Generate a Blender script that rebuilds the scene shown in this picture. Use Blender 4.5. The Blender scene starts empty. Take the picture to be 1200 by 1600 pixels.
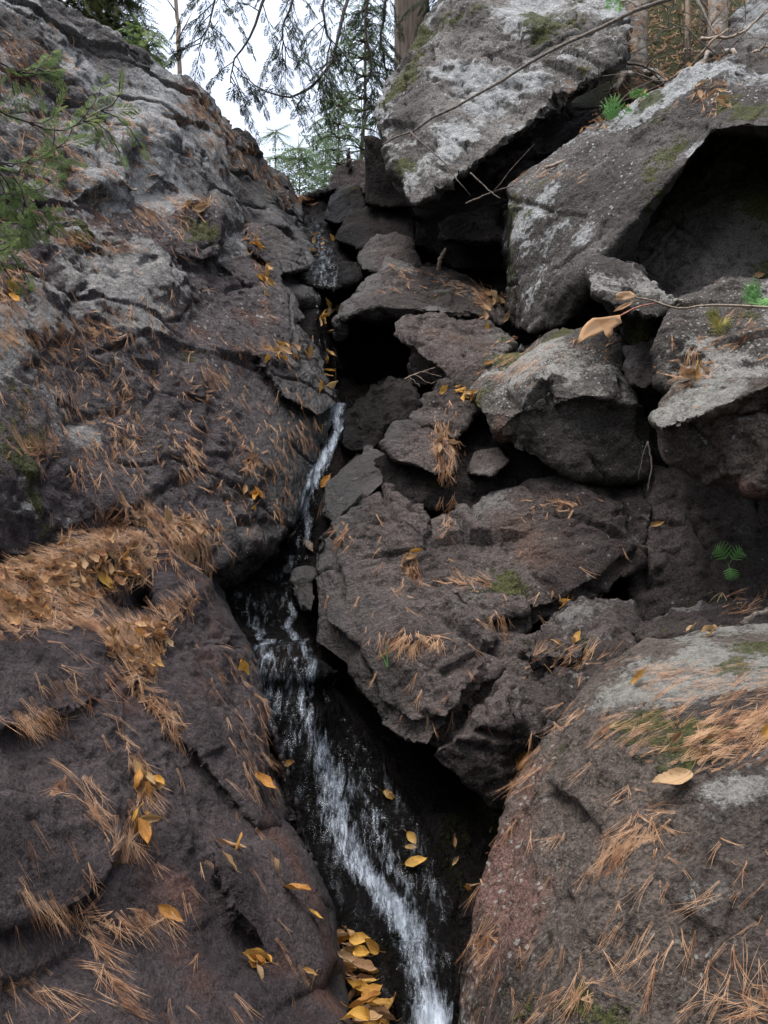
import bpy, bmesh, math, random
import numpy as np
from mathutils import Vector, Matrix
from mathutils.geometry import delaunay_2d_cdt

random.seed(7)
RNG = np.random.default_rng(7)
SC = bpy.context.scene
COL = SC.collection

# ---------------------------------------------------------------- camera, sky, sun, exposure
PITCH = math.radians(3.0)
FPX = 1556.0                      # focal length in photo pixels (photo 1200 x 1600)
cam_d = bpy.data.cameras.new('camera')
cam = bpy.data.objects.new('camera', cam_d)
COL.objects.link(cam)
cam_d.sensor_fit = 'VERTICAL'
cam_d.sensor_height = 36.0
cam_d.lens = 36.0 * FPX / 1600.0
cam_d.clip_start = 0.05
cam_d.clip_end = 2000.0
EYE = Vector((0, 0, 1.55))
cam.location = EYE
cam.rotation_euler = (math.pi / 2 + PITCH, 0, 0)
SC.camera = cam

SUN_EL, SUN_AZ = math.radians(74), math.radians(230)   # azimuth clockwise from +Y
world = bpy.data.worlds.new('World')
SC.world = world
world.use_nodes = True
wn, wl = world.node_tree.nodes, world.node_tree.links
bg = wn['Background']
sky = wn.new('ShaderNodeTexSky')
sky.sky_type = 'NISHITA'
sky.sun_disc = False
sky.sun_elevation = SUN_EL
sky.sun_rotation = SUN_AZ
sky.air_density = 1.0
sky.dust_density = 4.0
hsv = wn.new('ShaderNodeHueSaturation')          # thin overcast: the blue is mostly washed out
hsv.inputs['Saturation'].default_value = 0.5
wl.new(sky.outputs[0], hsv.inputs['Color'])
wl.new(hsv.outputs[0], bg.inputs[0])
bg.inputs[1].default_value = 0.15

sun_d = bpy.data.lights.new('sun', 'SUN')
sun = bpy.data.objects.new('sun', sun_d)
COL.objects.link(sun)
sun_d.energy = 0.9
sun_d.angle = math.radians(60)
sun_d.color = (1.0, 0.96, 0.9)
sdir = Vector((math.sin(SUN_AZ) * math.cos(SUN_EL), math.cos(SUN_AZ) * math.cos(SUN_EL), math.sin(SUN_EL)))
sun.rotation_euler = (-sdir).to_track_quat('-Z', 'Y').to_euler()
sun.location = (0, 0, 12)

SC.view_settings.view_transform = 'Standard'
SC.view_settings.look = 'None'
SC.view_settings.exposure = 1.66
SC.view_settings.gamma = 1.0
SC.view_settings.use_curve_mapping = False
SC.render.engine = 'CYCLES'
SC.cycles.use_denoising = True
SC.cycles.max_bounces = 5
SC.cycles.diffuse_bounces = 3
SC.cycles.transparent_max_bounces = 12

# ---------------------------------------------------------------- helpers
CP, SP = math.cos(PITCH), math.sin(PITCH)

def P(px, py, d):
    """photo pixel + distance along the view axis -> world point"""
    x = (px - 600.0) / FPX * d
    v = (800.0 - py) / FPX * d
    return Vector((x, d * CP - v * SP, EYE.z + d * SP + v * CP))

def PA(a):
    a = np.asarray(a, float)
    x = (a[:, 0] - 600) / FPX * a[:, 2]
    v = (800 - a[:, 1]) / FPX * a[:, 2]
    return np.stack([x, a[:, 2] * CP - v * SP, EYE.z + a[:, 2] * SP + v * CP], 1)

def ray(px, py):
    return (P(px, py, 1.0) - EYE).normalized()

def tag(o, label=None, cat=None, group=None, kind=None):
    if label: o['label'] = label
    if cat: o['category'] = cat
    if group: o['group'] = group
    if kind: o['kind'] = kind
    return o

def link(o, parent=None):
    COL.objects.link(o)
    if parent is not None: o.parent = parent
    return o

def empty(name, loc=(0, 0, 0)):
    o = bpy.data.objects.new(name, None)
    o.empty_display_size = 0.1
    o.location = loc
    return link(o)

def mesh_np(name, V, F, mat=None, smooth=True, uv=None):
    """V (n,3); F (m,3|4) arrays"""
    V = np.asarray(V, np.float32); F = np.asarray(F, np.int32)
    me = bpy.data.meshes.new(name)
    k = F.shape[1]
    me.vertices.add(len(V)); me.vertices.foreach_set('co', V.ravel())
    me.loops.add(F.size); me.loops.foreach_set('vertex_index', F.ravel())
    me.polygons.add(len(F))
    me.polygons.foreach_set('loop_start', np.arange(0, F.size, k, dtype=np.int32))
    if smooth: me.polygons.foreach_set('use_smooth', np.ones(len(F), bool))
    if uv is not None:
        ul = me.uv_layers.new(name='UVMap')
        ul.data.foreach_set('uv', np.asarray(uv, np.float32)[F.ravel()].ravel())
    me.update(calc_edges=True)
    me.validate()
    if mat: me.materials.append(mat)
    return me

class Acc:
    """collects triangles"""
    def __init__(s): s.v = []; s.f = []; s.n = 0
    def add(s, V, F):
        V = np.asarray(V, float); F = np.asarray(F, int)
        s.v.append(V); s.f.append(F + s.n); s.n += len(V)
    def mesh(s, name, mat, smooth=True):
        return mesh_np(name, np.concatenate(s.v), np.concatenate(s.f), mat, smooth)

# --- numpy noise
def _h(ix, iy, iz, s):
    n = (ix.astype(np.int64) * 374761393 + iy.astype(np.int64) * 668265263 + iz.astype(np.int64) * 2147483647 + s * 144665) & 0xffffffff
    n = ((n ^ (n >> 13)) * 1274126177) & 0xffffffff
    n = ((n ^ (n >> 16)) * 2246822519) & 0xffffffff
    n = n ^ (n >> 15)
    return (n & 0xffffff) / float(0x1000000)

def vnoise(p, s=0):
    p = np.asarray(p, np.float32)
    i = np.floor(p).astype(np.int64); f = (p - i).astype(np.float32)
    u = f * f * (3 - 2 * f)
    r = 0
    ax = (i[:, 0] * 374761393, (i[:, 0] + 1) * 374761393)
    ay = (i[:, 1] * 668265263 + s * 144665, (i[:, 1] + 1) * 668265263 + s * 144665)
    az = (i[:, 2] * 2147483647, (i[:, 2] + 1) * 2147483647)
    for dx in (0, 1):
        wx = u[:, 0] if dx else 1 - u[:, 0]
        for dy in (0, 1):
            wxy = wx * (u[:, 1] if dy else 1 - u[:, 1])
            axy = ax[dx] + ay[dy]
            for dz in (0, 1):
                n = (axy + az[dz]) & 0xffffffff
                n = ((n ^ (n >> 13)) * 1274126177) & 0xffffffff
                n = ((n ^ (n >> 16)) * 2246822519) & 0xffffffff
                r = r + wxy * (u[:, 2] if dz else 1 - u[:, 2]) * ((n >> 8) & 0xffff).astype(np.float32)
    return r * (2 / 65535.0) - 1

def fbm(p, o=4, s=0, g=0.5):
    r = 0; a = 1.0; t = 0
    for k in range(o):
        r = r + a * vnoise(p * (2.03 ** k) + 17.3 * k, s + k); t += a; a *= g
    return r / t

def ridged(p, o=4, s=0):
    r = 0; a = 1.0; t = 0
    for k in range(o):
        r = r + a * (1 - 2 * np.abs(vnoise(p * (2.07 ** k) + 9.1 * k, s + k))); t += a; a *= 0.5
    return r / t

def chisel(p, s=0, steep=.75):
    """angular relief: upper envelope of randomly turned pyramids, so flat faces meet in sharp edges (about -0.5 .. 0.5)"""
    p = np.asarray(p, np.float32)
    i = np.floor(p - .5).astype(np.int64)
    h = np.full(len(p), -9.0, np.float32)
    for dx in (0, 1):
        for dy in (0, 1):
            for dz in (0, 1):
                c = ((i[:, 0] + dx) * 374761393 + (i[:, 1] + dy) * 668265263 + (i[:, 2] + dz) * 2147483647 + s * 144665) & 0xffffffff
                c = ((c ^ (c >> 13)) * 1274126177) & 0xffffffff
                c = ((c ^ (c >> 16)) * 2246822519) & 0xffffffff
                c = c ^ (c >> 15)
                g = ((c * 40503) & 0xffffffff) ^ (c >> 7)
                wx = p[:, 0] - (i[:, 0] + dx + .1 + .8 * (c & 0x3ff).astype(np.float32) / 1023)
                wy = p[:, 1] - (i[:, 1] + dy + .1 + .8 * ((c >> 10) & 0x3ff).astype(np.float32) / 1023)
                wz = p[:, 2] - (i[:, 2] + dz + .1 + .8 * ((c >> 20) & 0x3ff).astype(np.float32) / 1023)
                a = (g & 0xff).astype(np.float32) / 40.7; b = ((g >> 8) & 0xff).astype(np.float32) / 255 * 2 - 1
                q = np.sqrt(1 - b * b); ux, uy, uz = q * np.cos(a), q * np.sin(a), b
                a2 = ((g >> 16) & 0xff).astype(np.float32) / 40.7
                vx, vy, vz = np.cos(a2), np.sin(a2), -.4 * b
                r = ((g >> 24) & 0xff).astype(np.float32) / 255
                hh = .75 * r - steep * np.maximum(np.abs(wx * ux + wy * uy + wz * uz) * 1.3, np.abs(wx * vx + wy * vy + wz * vz)) - .25 * np.abs(wx + wz * .6 - wy * .4)
                np.maximum(h, hh, out=h)
    return h - .2

def joints(Q, seed, s, width, amp, dirs, jw=.3):
    """straight fracture planes: each slice between two joints is set a little in or out, with a crack at the joint"""
    D = 0
    for k, d in enumerate(dirs):
        d = np.array(d, float); d /= np.linalg.norm(d)
        x = (Q @ d) / s[k] + jw * fbm(Q / (s[k] * 1.3) + 4 * k, 3, seed + 5 * k)
        c = np.floor(x); f = x - c
        def lv(c):
            n = (c.astype(np.int64) * 374761393 + (seed + k) * 668265263) & 0xffffffff
            n = ((n ^ (n >> 13)) * 1274126177) & 0xffffffff
            return ((n >> 9) & 0xfff) / 4095.0 - .5
        t = sstep(.88, 1.0, f)
        on = sstep(.0, .3, fbm(Q / (s[k] * 1.2) + 11 * k, 2, seed + 40 + k))
        D = D + on * (amp * (lv(c) * (1 - t) + lv(c + 1) * t) - width * np.exp(-((f - .94) * s[k] / .008) ** 2))
    return D

def sstep(a, b, x):
    t = np.clip((x - a) / (b - a), 0, 1)
    return t * t * (3 - 2 * t)

# course of the stream, pixel + depth
STREAM = [(700, 1640, 2.25), (690, 1590, 2.3), (660, 1500, 2.55), (615, 1410, 2.8), (560, 1330, 2.95), (510, 1230, 3.1), (485, 1120, 3.25),
          (465, 1030, 3.38), (450, 1000, 3.45), (445, 960, 3.7), (468, 890, 3.95), (470, 830, 4.1), (492, 760, 4.2),
          (512, 690, 4.4), (525, 640, 4.6), (512, 580, 4.9), (505, 500, 5.25), (505, 440, 5.6), (495, 390, 6.0), (480, 330, 6.7)]
STREAM_W = PA(STREAM)

def stream_dist(V):
    best = np.full(len(V), 99.0)
    for a, b in zip(STREAM_W[:-1], STREAM_W[1:]):
        ab = b - a
        t = np.clip(((V - a) @ ab) / (ab @ ab), 0, 1)
        d = np.linalg.norm(V - (a + t[:, None] * ab), axis=1)
        best = np.minimum(best, d)
    return best

# ---------------------------------------------------------------- materials
def nt(name):
    m = bpy.data.materials.new(name); m.use_nodes = True
    t = m.node_tree; b = t.nodes['Principled BSDF']
    return m, t, b

def N(t, typ, **kw):
    n = t.nodes.new(typ)
    for k, v in kw.items():
        if k in n.inputs: n.inputs[k].default_value = v
        else: setattr(n, k, v)
    return n

def ramp(t, src, a, b, lo=0.0, hi=1.0):
    m = N(t, 'ShaderNodeMapRange'); m.interpolation_type = 'SMOOTHSTEP'
    m.inputs['From Min'].default_value = a; m.inputs['From Max'].default_value = b
    m.inputs['To Min'].default_value = lo; m.inputs['To Max'].default_value = hi
    t.links.new(src, m.inputs['Value'])
    return m.outputs['Result']

def mth(t, op, a, b=None, c=None):
    m = N(t, 'ShaderNodeMath'); m.operation = op
    for i, v in enumerate((a, b, c)):
        if v is None: continue
        if isinstance(v, (int, float)): m.inputs[i].default_value = v
        else: t.links.new(v, m.inputs[i])
    return m.outputs[0]

def mix(t, fac, a, b, mode='MIX'):
    m = N(t, 'ShaderNodeMix'); m.data_type = 'RGBA'; m.blend_type = mode
    if isinstance(fac, (int, float)): m.inputs[0].default_value = fac
    else: t.links.new(fac, m.inputs[0])
    for i, v in ((6, a), (7, b)):
        if isinstance(v, tuple): m.inputs[i].default_value = (*v, 1)
        else: t.links.new(v, m.inputs[i])
    return m.outputs[2]

def noise(t, co, scale, det=5, rough=.6, dist=0.0):
    n = N(t, 'ShaderNodeTexNoise'); n.inputs['Scale'].default_value = scale; n.inputs['Detail'].default_value = det
    n.inputs['Roughness'].default_value = rough; n.inputs['Distortion'].default_value = dist
    t.links.new(co, n.inputs['Vector'])
    return n.outputs['Fac']

def rock_mat(name, a, b, c, lichen=.3, lscale=7.0, lcol=(.42, .43, .42), moss=.1, red=.2, redcol=(.16, .085, .06), up=(-.05, .45), bump=1.0, dots=.4, gr=.45, spec=.22):
    """mask attribute (broad surface variation, per vertex): r tone, g iron stain, b lichen, a moss"""
    m, t, B = nt(name); L = t.links
    tc = N(t, 'ShaderNodeTexCoord'); co = tc.outputs['Object']
    mk = N(t, 'ShaderNodeAttribute'); mk.attribute_name = 'mask'
    ms = N(t, 'ShaderNodeSeparateColor'); L.new(mk.outputs['Color'], ms.inputs[0])
    tone, stain, lich, mossy = ms.outputs[0], ms.outputs[1], ms.outputs[2], mk.outputs['Alpha']
    geo = N(t, 'ShaderNodeNewGeometry')
    sep = N(t, 'ShaderNodeSeparateXYZ'); L.new(geo.outputs['Normal'], sep.inputs[0])
    upm = ramp(t, sep.outputs['Z'], up[0], up[1])
    n2 = noise(t, co, 24, 4, .68); n3 = noise(t, co, 130, 2, .65); lb = noise(t, co, lscale * 3.2, 5, .72)
    col = mix(t, ramp(t, tone, .35, .65), a, b)
    col = mix(t, ramp(t, n2, .48, .72), col, c)
    st = mth(t, 'ADD', mth(t, 'MULTIPLY', stain, .75), mth(t, 'MULTIPLY', n2, .25))
    col = mix(t, ramp(t, st, .72 - .3 * red, .88 - .3 * red, 0, .85), col, redcol)
    grain = mix(t, ramp(t, n3, .3, .7), (1 - gr,) * 3, (1 + gr,) * 3)
    col = mix(t, 1.0, col, grain, 'MULTIPLY')
    lm = None
    if lichen > 0:
        ls = mth(t, 'ADD', mth(t, 'MULTIPLY', lich, .58), mth(t, 'MULTIPLY', lb, .42))
        ls = mth(t, 'ADD', ls, mth(t, 'MULTIPLY', mth(t, 'SUBTRACT', upm, 1.0), .16))
        th = .66 - .32 * lichen
        lm = mth(t, 'MULTIPLY', ramp(t, ls, th - .01, th + .07), .88)
        lv = mix(t, ramp(t, mth(t, 'ADD', mth(t, 'MULTIPLY', n3, .5), mth(t, 'MULTIPLY', n2, .5)), .35, .65), tuple(x * .5 for x in lcol), tuple(min(1, x * 1.2) for x in lcol))
        col = mix(t, lm, col, lv)
    if dots > 0:
        vo = N(t, 'ShaderNodeTexVoronoi'); vo.inputs['Scale'].default_value = lscale * 5.0; vo.inputs['Randomness'].default_value = 1.0
        L.new(co, vo.inputs['Vector'])
        sep2 = N(t, 'ShaderNodeSeparateColor'); L.new(vo.outputs['Color'], sep2.inputs[0])
        dm = mth(t, 'ADD', vo.outputs['Distance'], mth(t, 'MULTIPLY', mth(t, 'SUBTRACT', lb, .5), 1.3))
        dm = ramp(t, mth(t, 'SUBTRACT', dm, mth(t, 'MULTIPLY', sep2.outputs[1], .3)), .14, .04)
        dm = mth(t, 'MULTIPLY', dm, ramp(t, sep2.outputs[0], 1 - dots * .6, 1 - dots * .6 + .02))
        dm = mth(t, 'MULTIPLY', dm, ramp(t, stain, .45, .6))
        dm = mth(t, 'MULTIPLY', dm, upm)
        col = mix(t, mth(t, 'MULTIPLY', dm, .85), col, tuple(x * 1.05 for x in lcol))
    if moss > 0:
        mo = mth(t, 'ADD', mth(t, 'MULTIPLY', mossy, .6), mth(t, 'MULTIPLY', n2, .4))
        mm = ramp(t, mo, .70 - .25 * moss, .76 - .25 * moss)
        mc = mix(t, ramp(t, n3, .3, .7), (.016, .019, .008), (.07, .078, .02))
        col = mix(t, mth(t, 'MULTIPLY', mm, .9), col, mc)
    wet = N(t, 'ShaderNodeAttribute'); wet.attribute_name = 'wet'
    wf = wet.outputs['Fac']
    col = mix(t, mth(t, 'MULTIPLY', wf, .93), col, mix(t, 1.0, col, (.13, .12, .12), 'MULTIPLY'))
    L.new(col, B.inputs['Base Color'])
    L.new(mth(t, 'SUBTRACT', .9, mth(t, 'MULTIPLY', wf, .5)), B.inputs['Roughness'])
    B.inputs['Specular IOR Level'].default_value = spec
    if spec > .1: L.new(mth(t, 'ADD', spec, mth(t, 'MULTIPLY', wf, .35)), B.inputs['Specular IOR Level'])
    hgt = mth(t, 'ADD', noise(t, co, 44, 5, .66), mth(t, 'MULTIPLY', lm, .12)) if lm else noise(t, co, 44, 5, .66)
    if moss > 0: hgt = mth(t, 'ADD', hgt, mth(t, 'MULTIPLY', mm, .3))
    bp = N(t, 'ShaderNodeBump'); bp.inputs['Strength'].default_value = .9; bp.inputs['Distance'].default_value = .032 * bump
    L.new(hgt, bp.inputs['Height']); L.new(bp.outputs[0], B.inputs['Normal'])
    return m

M = {}
M['slab'] = rock_mat('dark_slab_rock', (.032, .025, .027), (.056, .045, .046), (.017, .014, .015), lichen=.0, moss=.0, red=.42, redcol=(.075, .041, .033), dots=0, gr=.3, bump=.8)
M['left'] = rock_mat('left_face_rock', (.040, .033, .036), (.072, .061, .063), (.019, .017, .018), lichen=.30, lscale=9, lcol=(.23, .226, .22), moss=.15, red=.2, redcol=(.085, .051, .04), dots=.4)
M['cliff'] = rock_mat('grey_cliff_rock', (.072, .067, .067), (.128, .123, .123), (.032, .030, .030), lichen=.62, lscale=7, lcol=(.27, .275, .28), moss=.15, red=.1, dots=.3, up=(-.3, .3))
M['dark'] = rock_mat('dark_boulder_rock', (.037, .030, .028), (.076, .063, .059), (.016, .0132, .0125), lichen=.25, lscale=11, lcol=(.15, .143, .137), moss=.12, red=.2, redcol=(.08, .05, .039), dots=.25)
M['spot'] = rock_mat('spotted_boulder_rock', (.038, .034, .031), (.073, .066, .061), (.019, .0175, .0165), lichen=.26, lscale=13, lcol=(.25, .247, .233), moss=.22, red=.1, dots=1.0)
M['pale'] = rock_mat('pale_lichen_rock', (.075, .070, .067), (.135, .127, .122), (.032, .029, .027), lichen=.52, lscale=10, lcol=(.32, .332, .34), moss=.36, red=.12, dots=.5, up=(-.25, .3))
M['tall'] = rock_mat('mossy_lichen_rock', (.046, .042, .040), (.088, .081, .077), (.022, .020, .019), lichen=.36, lscale=11, lcol=(.31, .325, .335), moss=.38, red=.04, dots=.8, up=(-.2, .35))
M['near'] = rock_mat('near_boulder_rock', (.046, .038, .034), (.090, .073, .063), (.020, .017, .0155), lichen=.41, lscale=13, lcol=(.22, .22, .205), moss=.26, red=.60, redcol=(.13, .075, .062), dots=.9, bump=1.1)
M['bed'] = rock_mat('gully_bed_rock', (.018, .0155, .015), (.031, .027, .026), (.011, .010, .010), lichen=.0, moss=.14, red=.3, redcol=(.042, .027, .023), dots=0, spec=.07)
M['soil'] = rock_mat('forest_floor', (.032, .023, .017), (.066, .043, .029), (.09, .053, .03), lichen=.0, moss=.05, red=.5, redcol=(.12, .057, .025), dots=0, bump=2)

# ---------------------------------------------------------------- rock builder
def hull_part(pts, t=.6, shrink=.85, drop=0.0):
    """convex block: traced front corners with their distances, plus a back set pushed away from the viewer"""
    a = np.array(pts, float)
    c = a[:, :2].mean(0)
    b = a.copy(); b[:, :2] = c + (a[:, :2] - c) * shrink; b[:, 2] += t
    W = np.concatenate([PA(a), PA(b)])
    W[len(a):, 2] -= drop
    bm = bmesh.new()
    vs = [bm.verts.new(w) for w in W]
    r = bmesh.ops.convex_hull(bm, input=vs)
    junk = [g for g in r['geom_interior'] if isinstance(g, bmesh.types.BMVert)] + [g for g in r['geom_unused'] if isinstance(g, bmesh.types.BMVert)]
    bmesh.ops.delete(bm, geom=list(set(junk)), context='VERTS')
    bmesh.ops.triangulate(bm, faces=bm.faces[:])
    bmesh.ops.recalc_face_normals(bm, faces=bm.faces[:])
    bm.verts.index_update()
    V = np.array([v.co[:] for v in bm.verts]); F = np.array([[v.index for v in f.verts] for f in bm.faces])
    bm.free()
    return V, F

def sheet_part(pts, off=(0, .5, -.5), poly=None):
    """uneven rock face through traced points, given thickness into the hill"""
    a = np.array(pts, float)
    r = delaunay_2d_cdt([Vector((p[0], p[1])) for p in a], [], [], 0, 1e-4)
    F = []
    for f in r[2]:
        c = a[list(f), :2].mean(0)
        if poly is not None:
            x, y = c; ins = False
            for (x1, y1), (x2, y2) in zip(poly, poly[1:] + poly[:1]):
                if (y1 > y) != (y2 > y) and x < (x2 - x1) * (y - y1) / (y2 - y1) + x1: ins = not ins
            if not ins: continue
        F.append(list(f))
    F = np.array(F)
    W = PA(a)
    # make the front face the viewer
    n = np.cross(W[F[:, 1]] - W[F[:, 0]], W[F[:, 2]] - W[F[:, 0]])
    flip = ((W[F[:, 0]] - np.array(EYE)) * n).sum(1) > 0
    F[flip] = F[flip][:, ::-1]
    nV = len(W)
    e = {}
    for f in F:
        for i in range(3): e[(f[i], f[(i + 1) % 3])] = 1
    side = []
    for (i, j) in e:
        if (j, i) not in e: side += [[j, i, i + nV], [j, i + nV, j + nV]]
    W2 = W + np.array(off)
    return np.concatenate([W, W2]), np.concatenate([F, F[:, ::-1] + nV, np.array(side)])

ROCKS = []
def build_rock(name, parts, mat, voxel=.012, seed=0, big=.03, bigs=.33, mid=.02, mids=.11, fine=.006, fines=.03, crack=.018, cracks=.38, aniso=(1, 1, 1), rot=(0, 0, 0), wetr=(.16, .5), smooth_it=1, mask=None, mst=(1, 1, 1), tint=None, cull=False, jw=.3):
    acc = Acc()
    for V, F in parts: acc.add(V, F)
    me = acc.mesh(name + '_raw', None, False)
    o = bpy.data.objects.new(name, me)
    COL.objects.link(o)
    md = o.modifiers.new('r', 'REMESH'); md.mode = 'VOXEL'; md.voxel_size = voxel
    if smooth_it:
        sm = o.modifiers.new('s', 'SMOOTH'); sm.factor = .5; sm.iterations = smooth_it
    dg = bpy.context.evaluated_depsgraph_get(); dg.update()
    m2 = bpy.data.meshes.new_from_object(o.evaluated_get(dg))
    o.modifiers.clear()
    if cull:                       # rock face backed by the hill: no need of the buried side
        bm = bmesh.new(); bm.from_mesh(m2); e = EYE
        kill = [v for v in bm.verts if v.normal.dot((v.co - e).normalized()) > .45]
        bmesh.ops.delete(bm, geom=kill, context='VERTS'); bm.to_mesh(m2); bm.free()
    n = len(m2.vertices)
    V = np.empty(n * 3, np.float32); m2.vertices.foreach_get('co', V); V = V.reshape(-1, 3).astype(float)
    Nn = np.empty(n * 3, np.float32); m2.vertices.foreach_get('normal', Nn); Nn = Nn.reshape(-1, 3).astype(float)
    R = np.array(Matrix.Rotation(rot[0], 3, 'X') @ Matrix.Rotation(rot[1], 3, 'Y') @ Matrix.Rotation(rot[2], 3, 'Z'))
    Q = ((V @ R.T) * np.array(aniso)).astype(np.float32)
    wob = np.stack([fbm(Q / .25 + 3, 2, seed + 50), fbm(Q / .25 + 31, 2, seed + 60), fbm(Q / .25 + 57, 2, seed + 70)], 1)
    lowf = fbm(Q / .45, 2, seed + 77)
    modu = sstep(-.4, .4, lowf) * .9 + .35
    D = big * 1.9 * chisel((Q + wob * .03) / bigs, seed + 1)
    if crack > 0: D = D + joints(Q, seed + 3, (cracks, cracks * .7, cracks * .45), crack, crack * .7, ((.2, .1, 1), (1, .3, -.25), (.7, -.5, .5)), jw)
    D = D + mid * 1.45 * chisel((Q + wob * .02) / mids, seed + 21) * modu
    D = D + mid * .85 * chisel(Q / (mids * .42), seed + 23) * modu
    D = D + fine * ridged(Q / fines, 2, seed + 41) * modu
    if mask is not None: D = D * mask(V)
    V2 = V + Nn * D[:, None]
    base = Vector((float(V2[:, 0].mean()), float(V2[:, 1].mean()), float(V2[:, 2].min())))
    wet = 1 - sstep(wetr[0], wetr[1], stream_dist(V2) + .16 * fbm(V2 / .18, 4, 5))
    m2.vertices.foreach_set('co', (V2 - np.array(base)).astype(np.float32).ravel())
    m2.polygons.foreach_set('use_smooth', np.ones(len(m2.polygons), bool))
    at = m2.attributes.new('wet', 'FLOAT', 'POINT'); at.data.foreach_set('value', wet.astype(np.float32))
    Qm = (V2 * np.array(mst)) @ R.T.astype(np.float32)
    mk = np.stack([fbm(Qm / .33 + 5, 3, seed + 81), fbm(Qm / .26 + 9, 3, seed + 82), fbm(Qm / .30 + 2, 3, seed + 83), fbm(Qm / .27 + 7, 3, seed + 84)], 1) * .62 + .5
    if tint is not None:           # where the photo shows a patch of lichen, moss or stain: (px, py, rx, ry, (tone, stain, lichen, moss))
        e = V2 - np.array(EYE)
        dd = e[:, 1] * CP + e[:, 2] * SP; vv = -e[:, 1] * SP + e[:, 2] * CP
        px = 600 + FPX * e[:, 0] / dd; py = 800 - FPX * vv / dd
        wv = fbm(V2 / .12, 3, 91)
        for (cx, cy, rx, ry, am) in tint:
            g = np.exp(-(((px - cx) / rx) ** 2 + ((py - cy) / ry) ** 2) * (1 + .7 * wv))
            mk = mk + g[:, None] * np.array(am)
        mk = np.clip(mk, 0, 1)
    at = m2.attributes.new('mask', 'FLOAT_COLOR', 'POINT'); at.data.foreach_set('color', mk.astype(np.float32).ravel())
    m2.materials.clear(); m2.materials.append(mat)
    m2.name = name
    o.data = m2; o.location = base
    bpy.data.meshes.remove(me)
    m2.update()
    ROCKS.append(o); print('ROCK', name, seed, len(m2.polygons))
    return o

def boulder(name, label, parts, mat, cat='boulder', **kw):
    o = build_rock(name, parts, M[mat], **kw)
    return tag(o, label, cat)

# ---------------------------------------------------------------- setting: ground, forest floor, gully bed
def grid_sheet(name, xs, ys, zf, mat):
    X, Y = np.meshgrid(xs, ys)
    Z = zf(X, Y)
    V = np.stack([X.ravel(), Y.ravel(), Z.ravel()], 1)
    nx, ny = len(xs), len(ys)
    i = np.arange(nx * ny).reshape(ny, nx)
    F = np.stack([i[:-1, :-1].ravel(), i[:-1, 1:].ravel(), i[1:, 1:].ravel(), i[1:, :-1].ravel()], 1)
    o = bpy.data.objects.new(name, mesh_np(name, V, F, mat))
    link(o); tag(o, kind='structure')
    return o

def sp(a, b, n, k=2.0):
    t = np.linspace(-1, 1, n)
    return (a + b) / 2 + (b - a) / 2 * np.sign(t) * np.abs(t) ** k

def fl(X, Y):
    p = np.stack([X.ravel(), Y.ravel(), 0 * X.ravel()], 1)
    n = fbm(p / 3, 4, 3).reshape(X.shape) * .25 + fbm(p / .5, 3, 9).reshape(X.shape) * .05
    r = 3.45 + 1.25 * sstep(.5, 1.7, X) + .3 * np.clip(X - 1.8, 0, 30) ** .9 + 1.5 * np.clip(Y - 6.75, 0, 3.2) * sstep(.95, 1.75, X)
    l = 3.35 + .75 * np.clip(-1.0 - X, 0, 20) ** .9 * (1 - sstep(8, 14, Y) * .6)
    z = np.where(X > 0, r, l) - .25
    z = z - .5 * np.exp(-((X + .5) / .8) ** 2) - 1.2 * sstep(7.5, 4.5, Y) * 0
    return z + n
ys = np.concatenate([np.linspace(6.3, 12, 70), np.geomspace(12.2, 500, 60)])
xs = np.concatenate([-np.geomspace(400, 6.2, 30), np.linspace(-6, 8, 150), np.geomspace(8.2, 400, 30)])
forest_floor = grid_sheet('forest_floor', xs, ys, fl, M['soil'])

def gl(X, Y):
    p = np.stack([X.ravel(), Y.ravel(), 0 * X.ravel()], 1)
    return fbm(p / 2, 4, 4).reshape(X.shape) * .12 - .05
grid_sheet('ground', sp(-400, 400, 90, 3), np.concatenate([-np.geomspace(400, .6, 40), np.linspace(-.5, 2.2, 20)]), gl, M['soil'])

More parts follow.
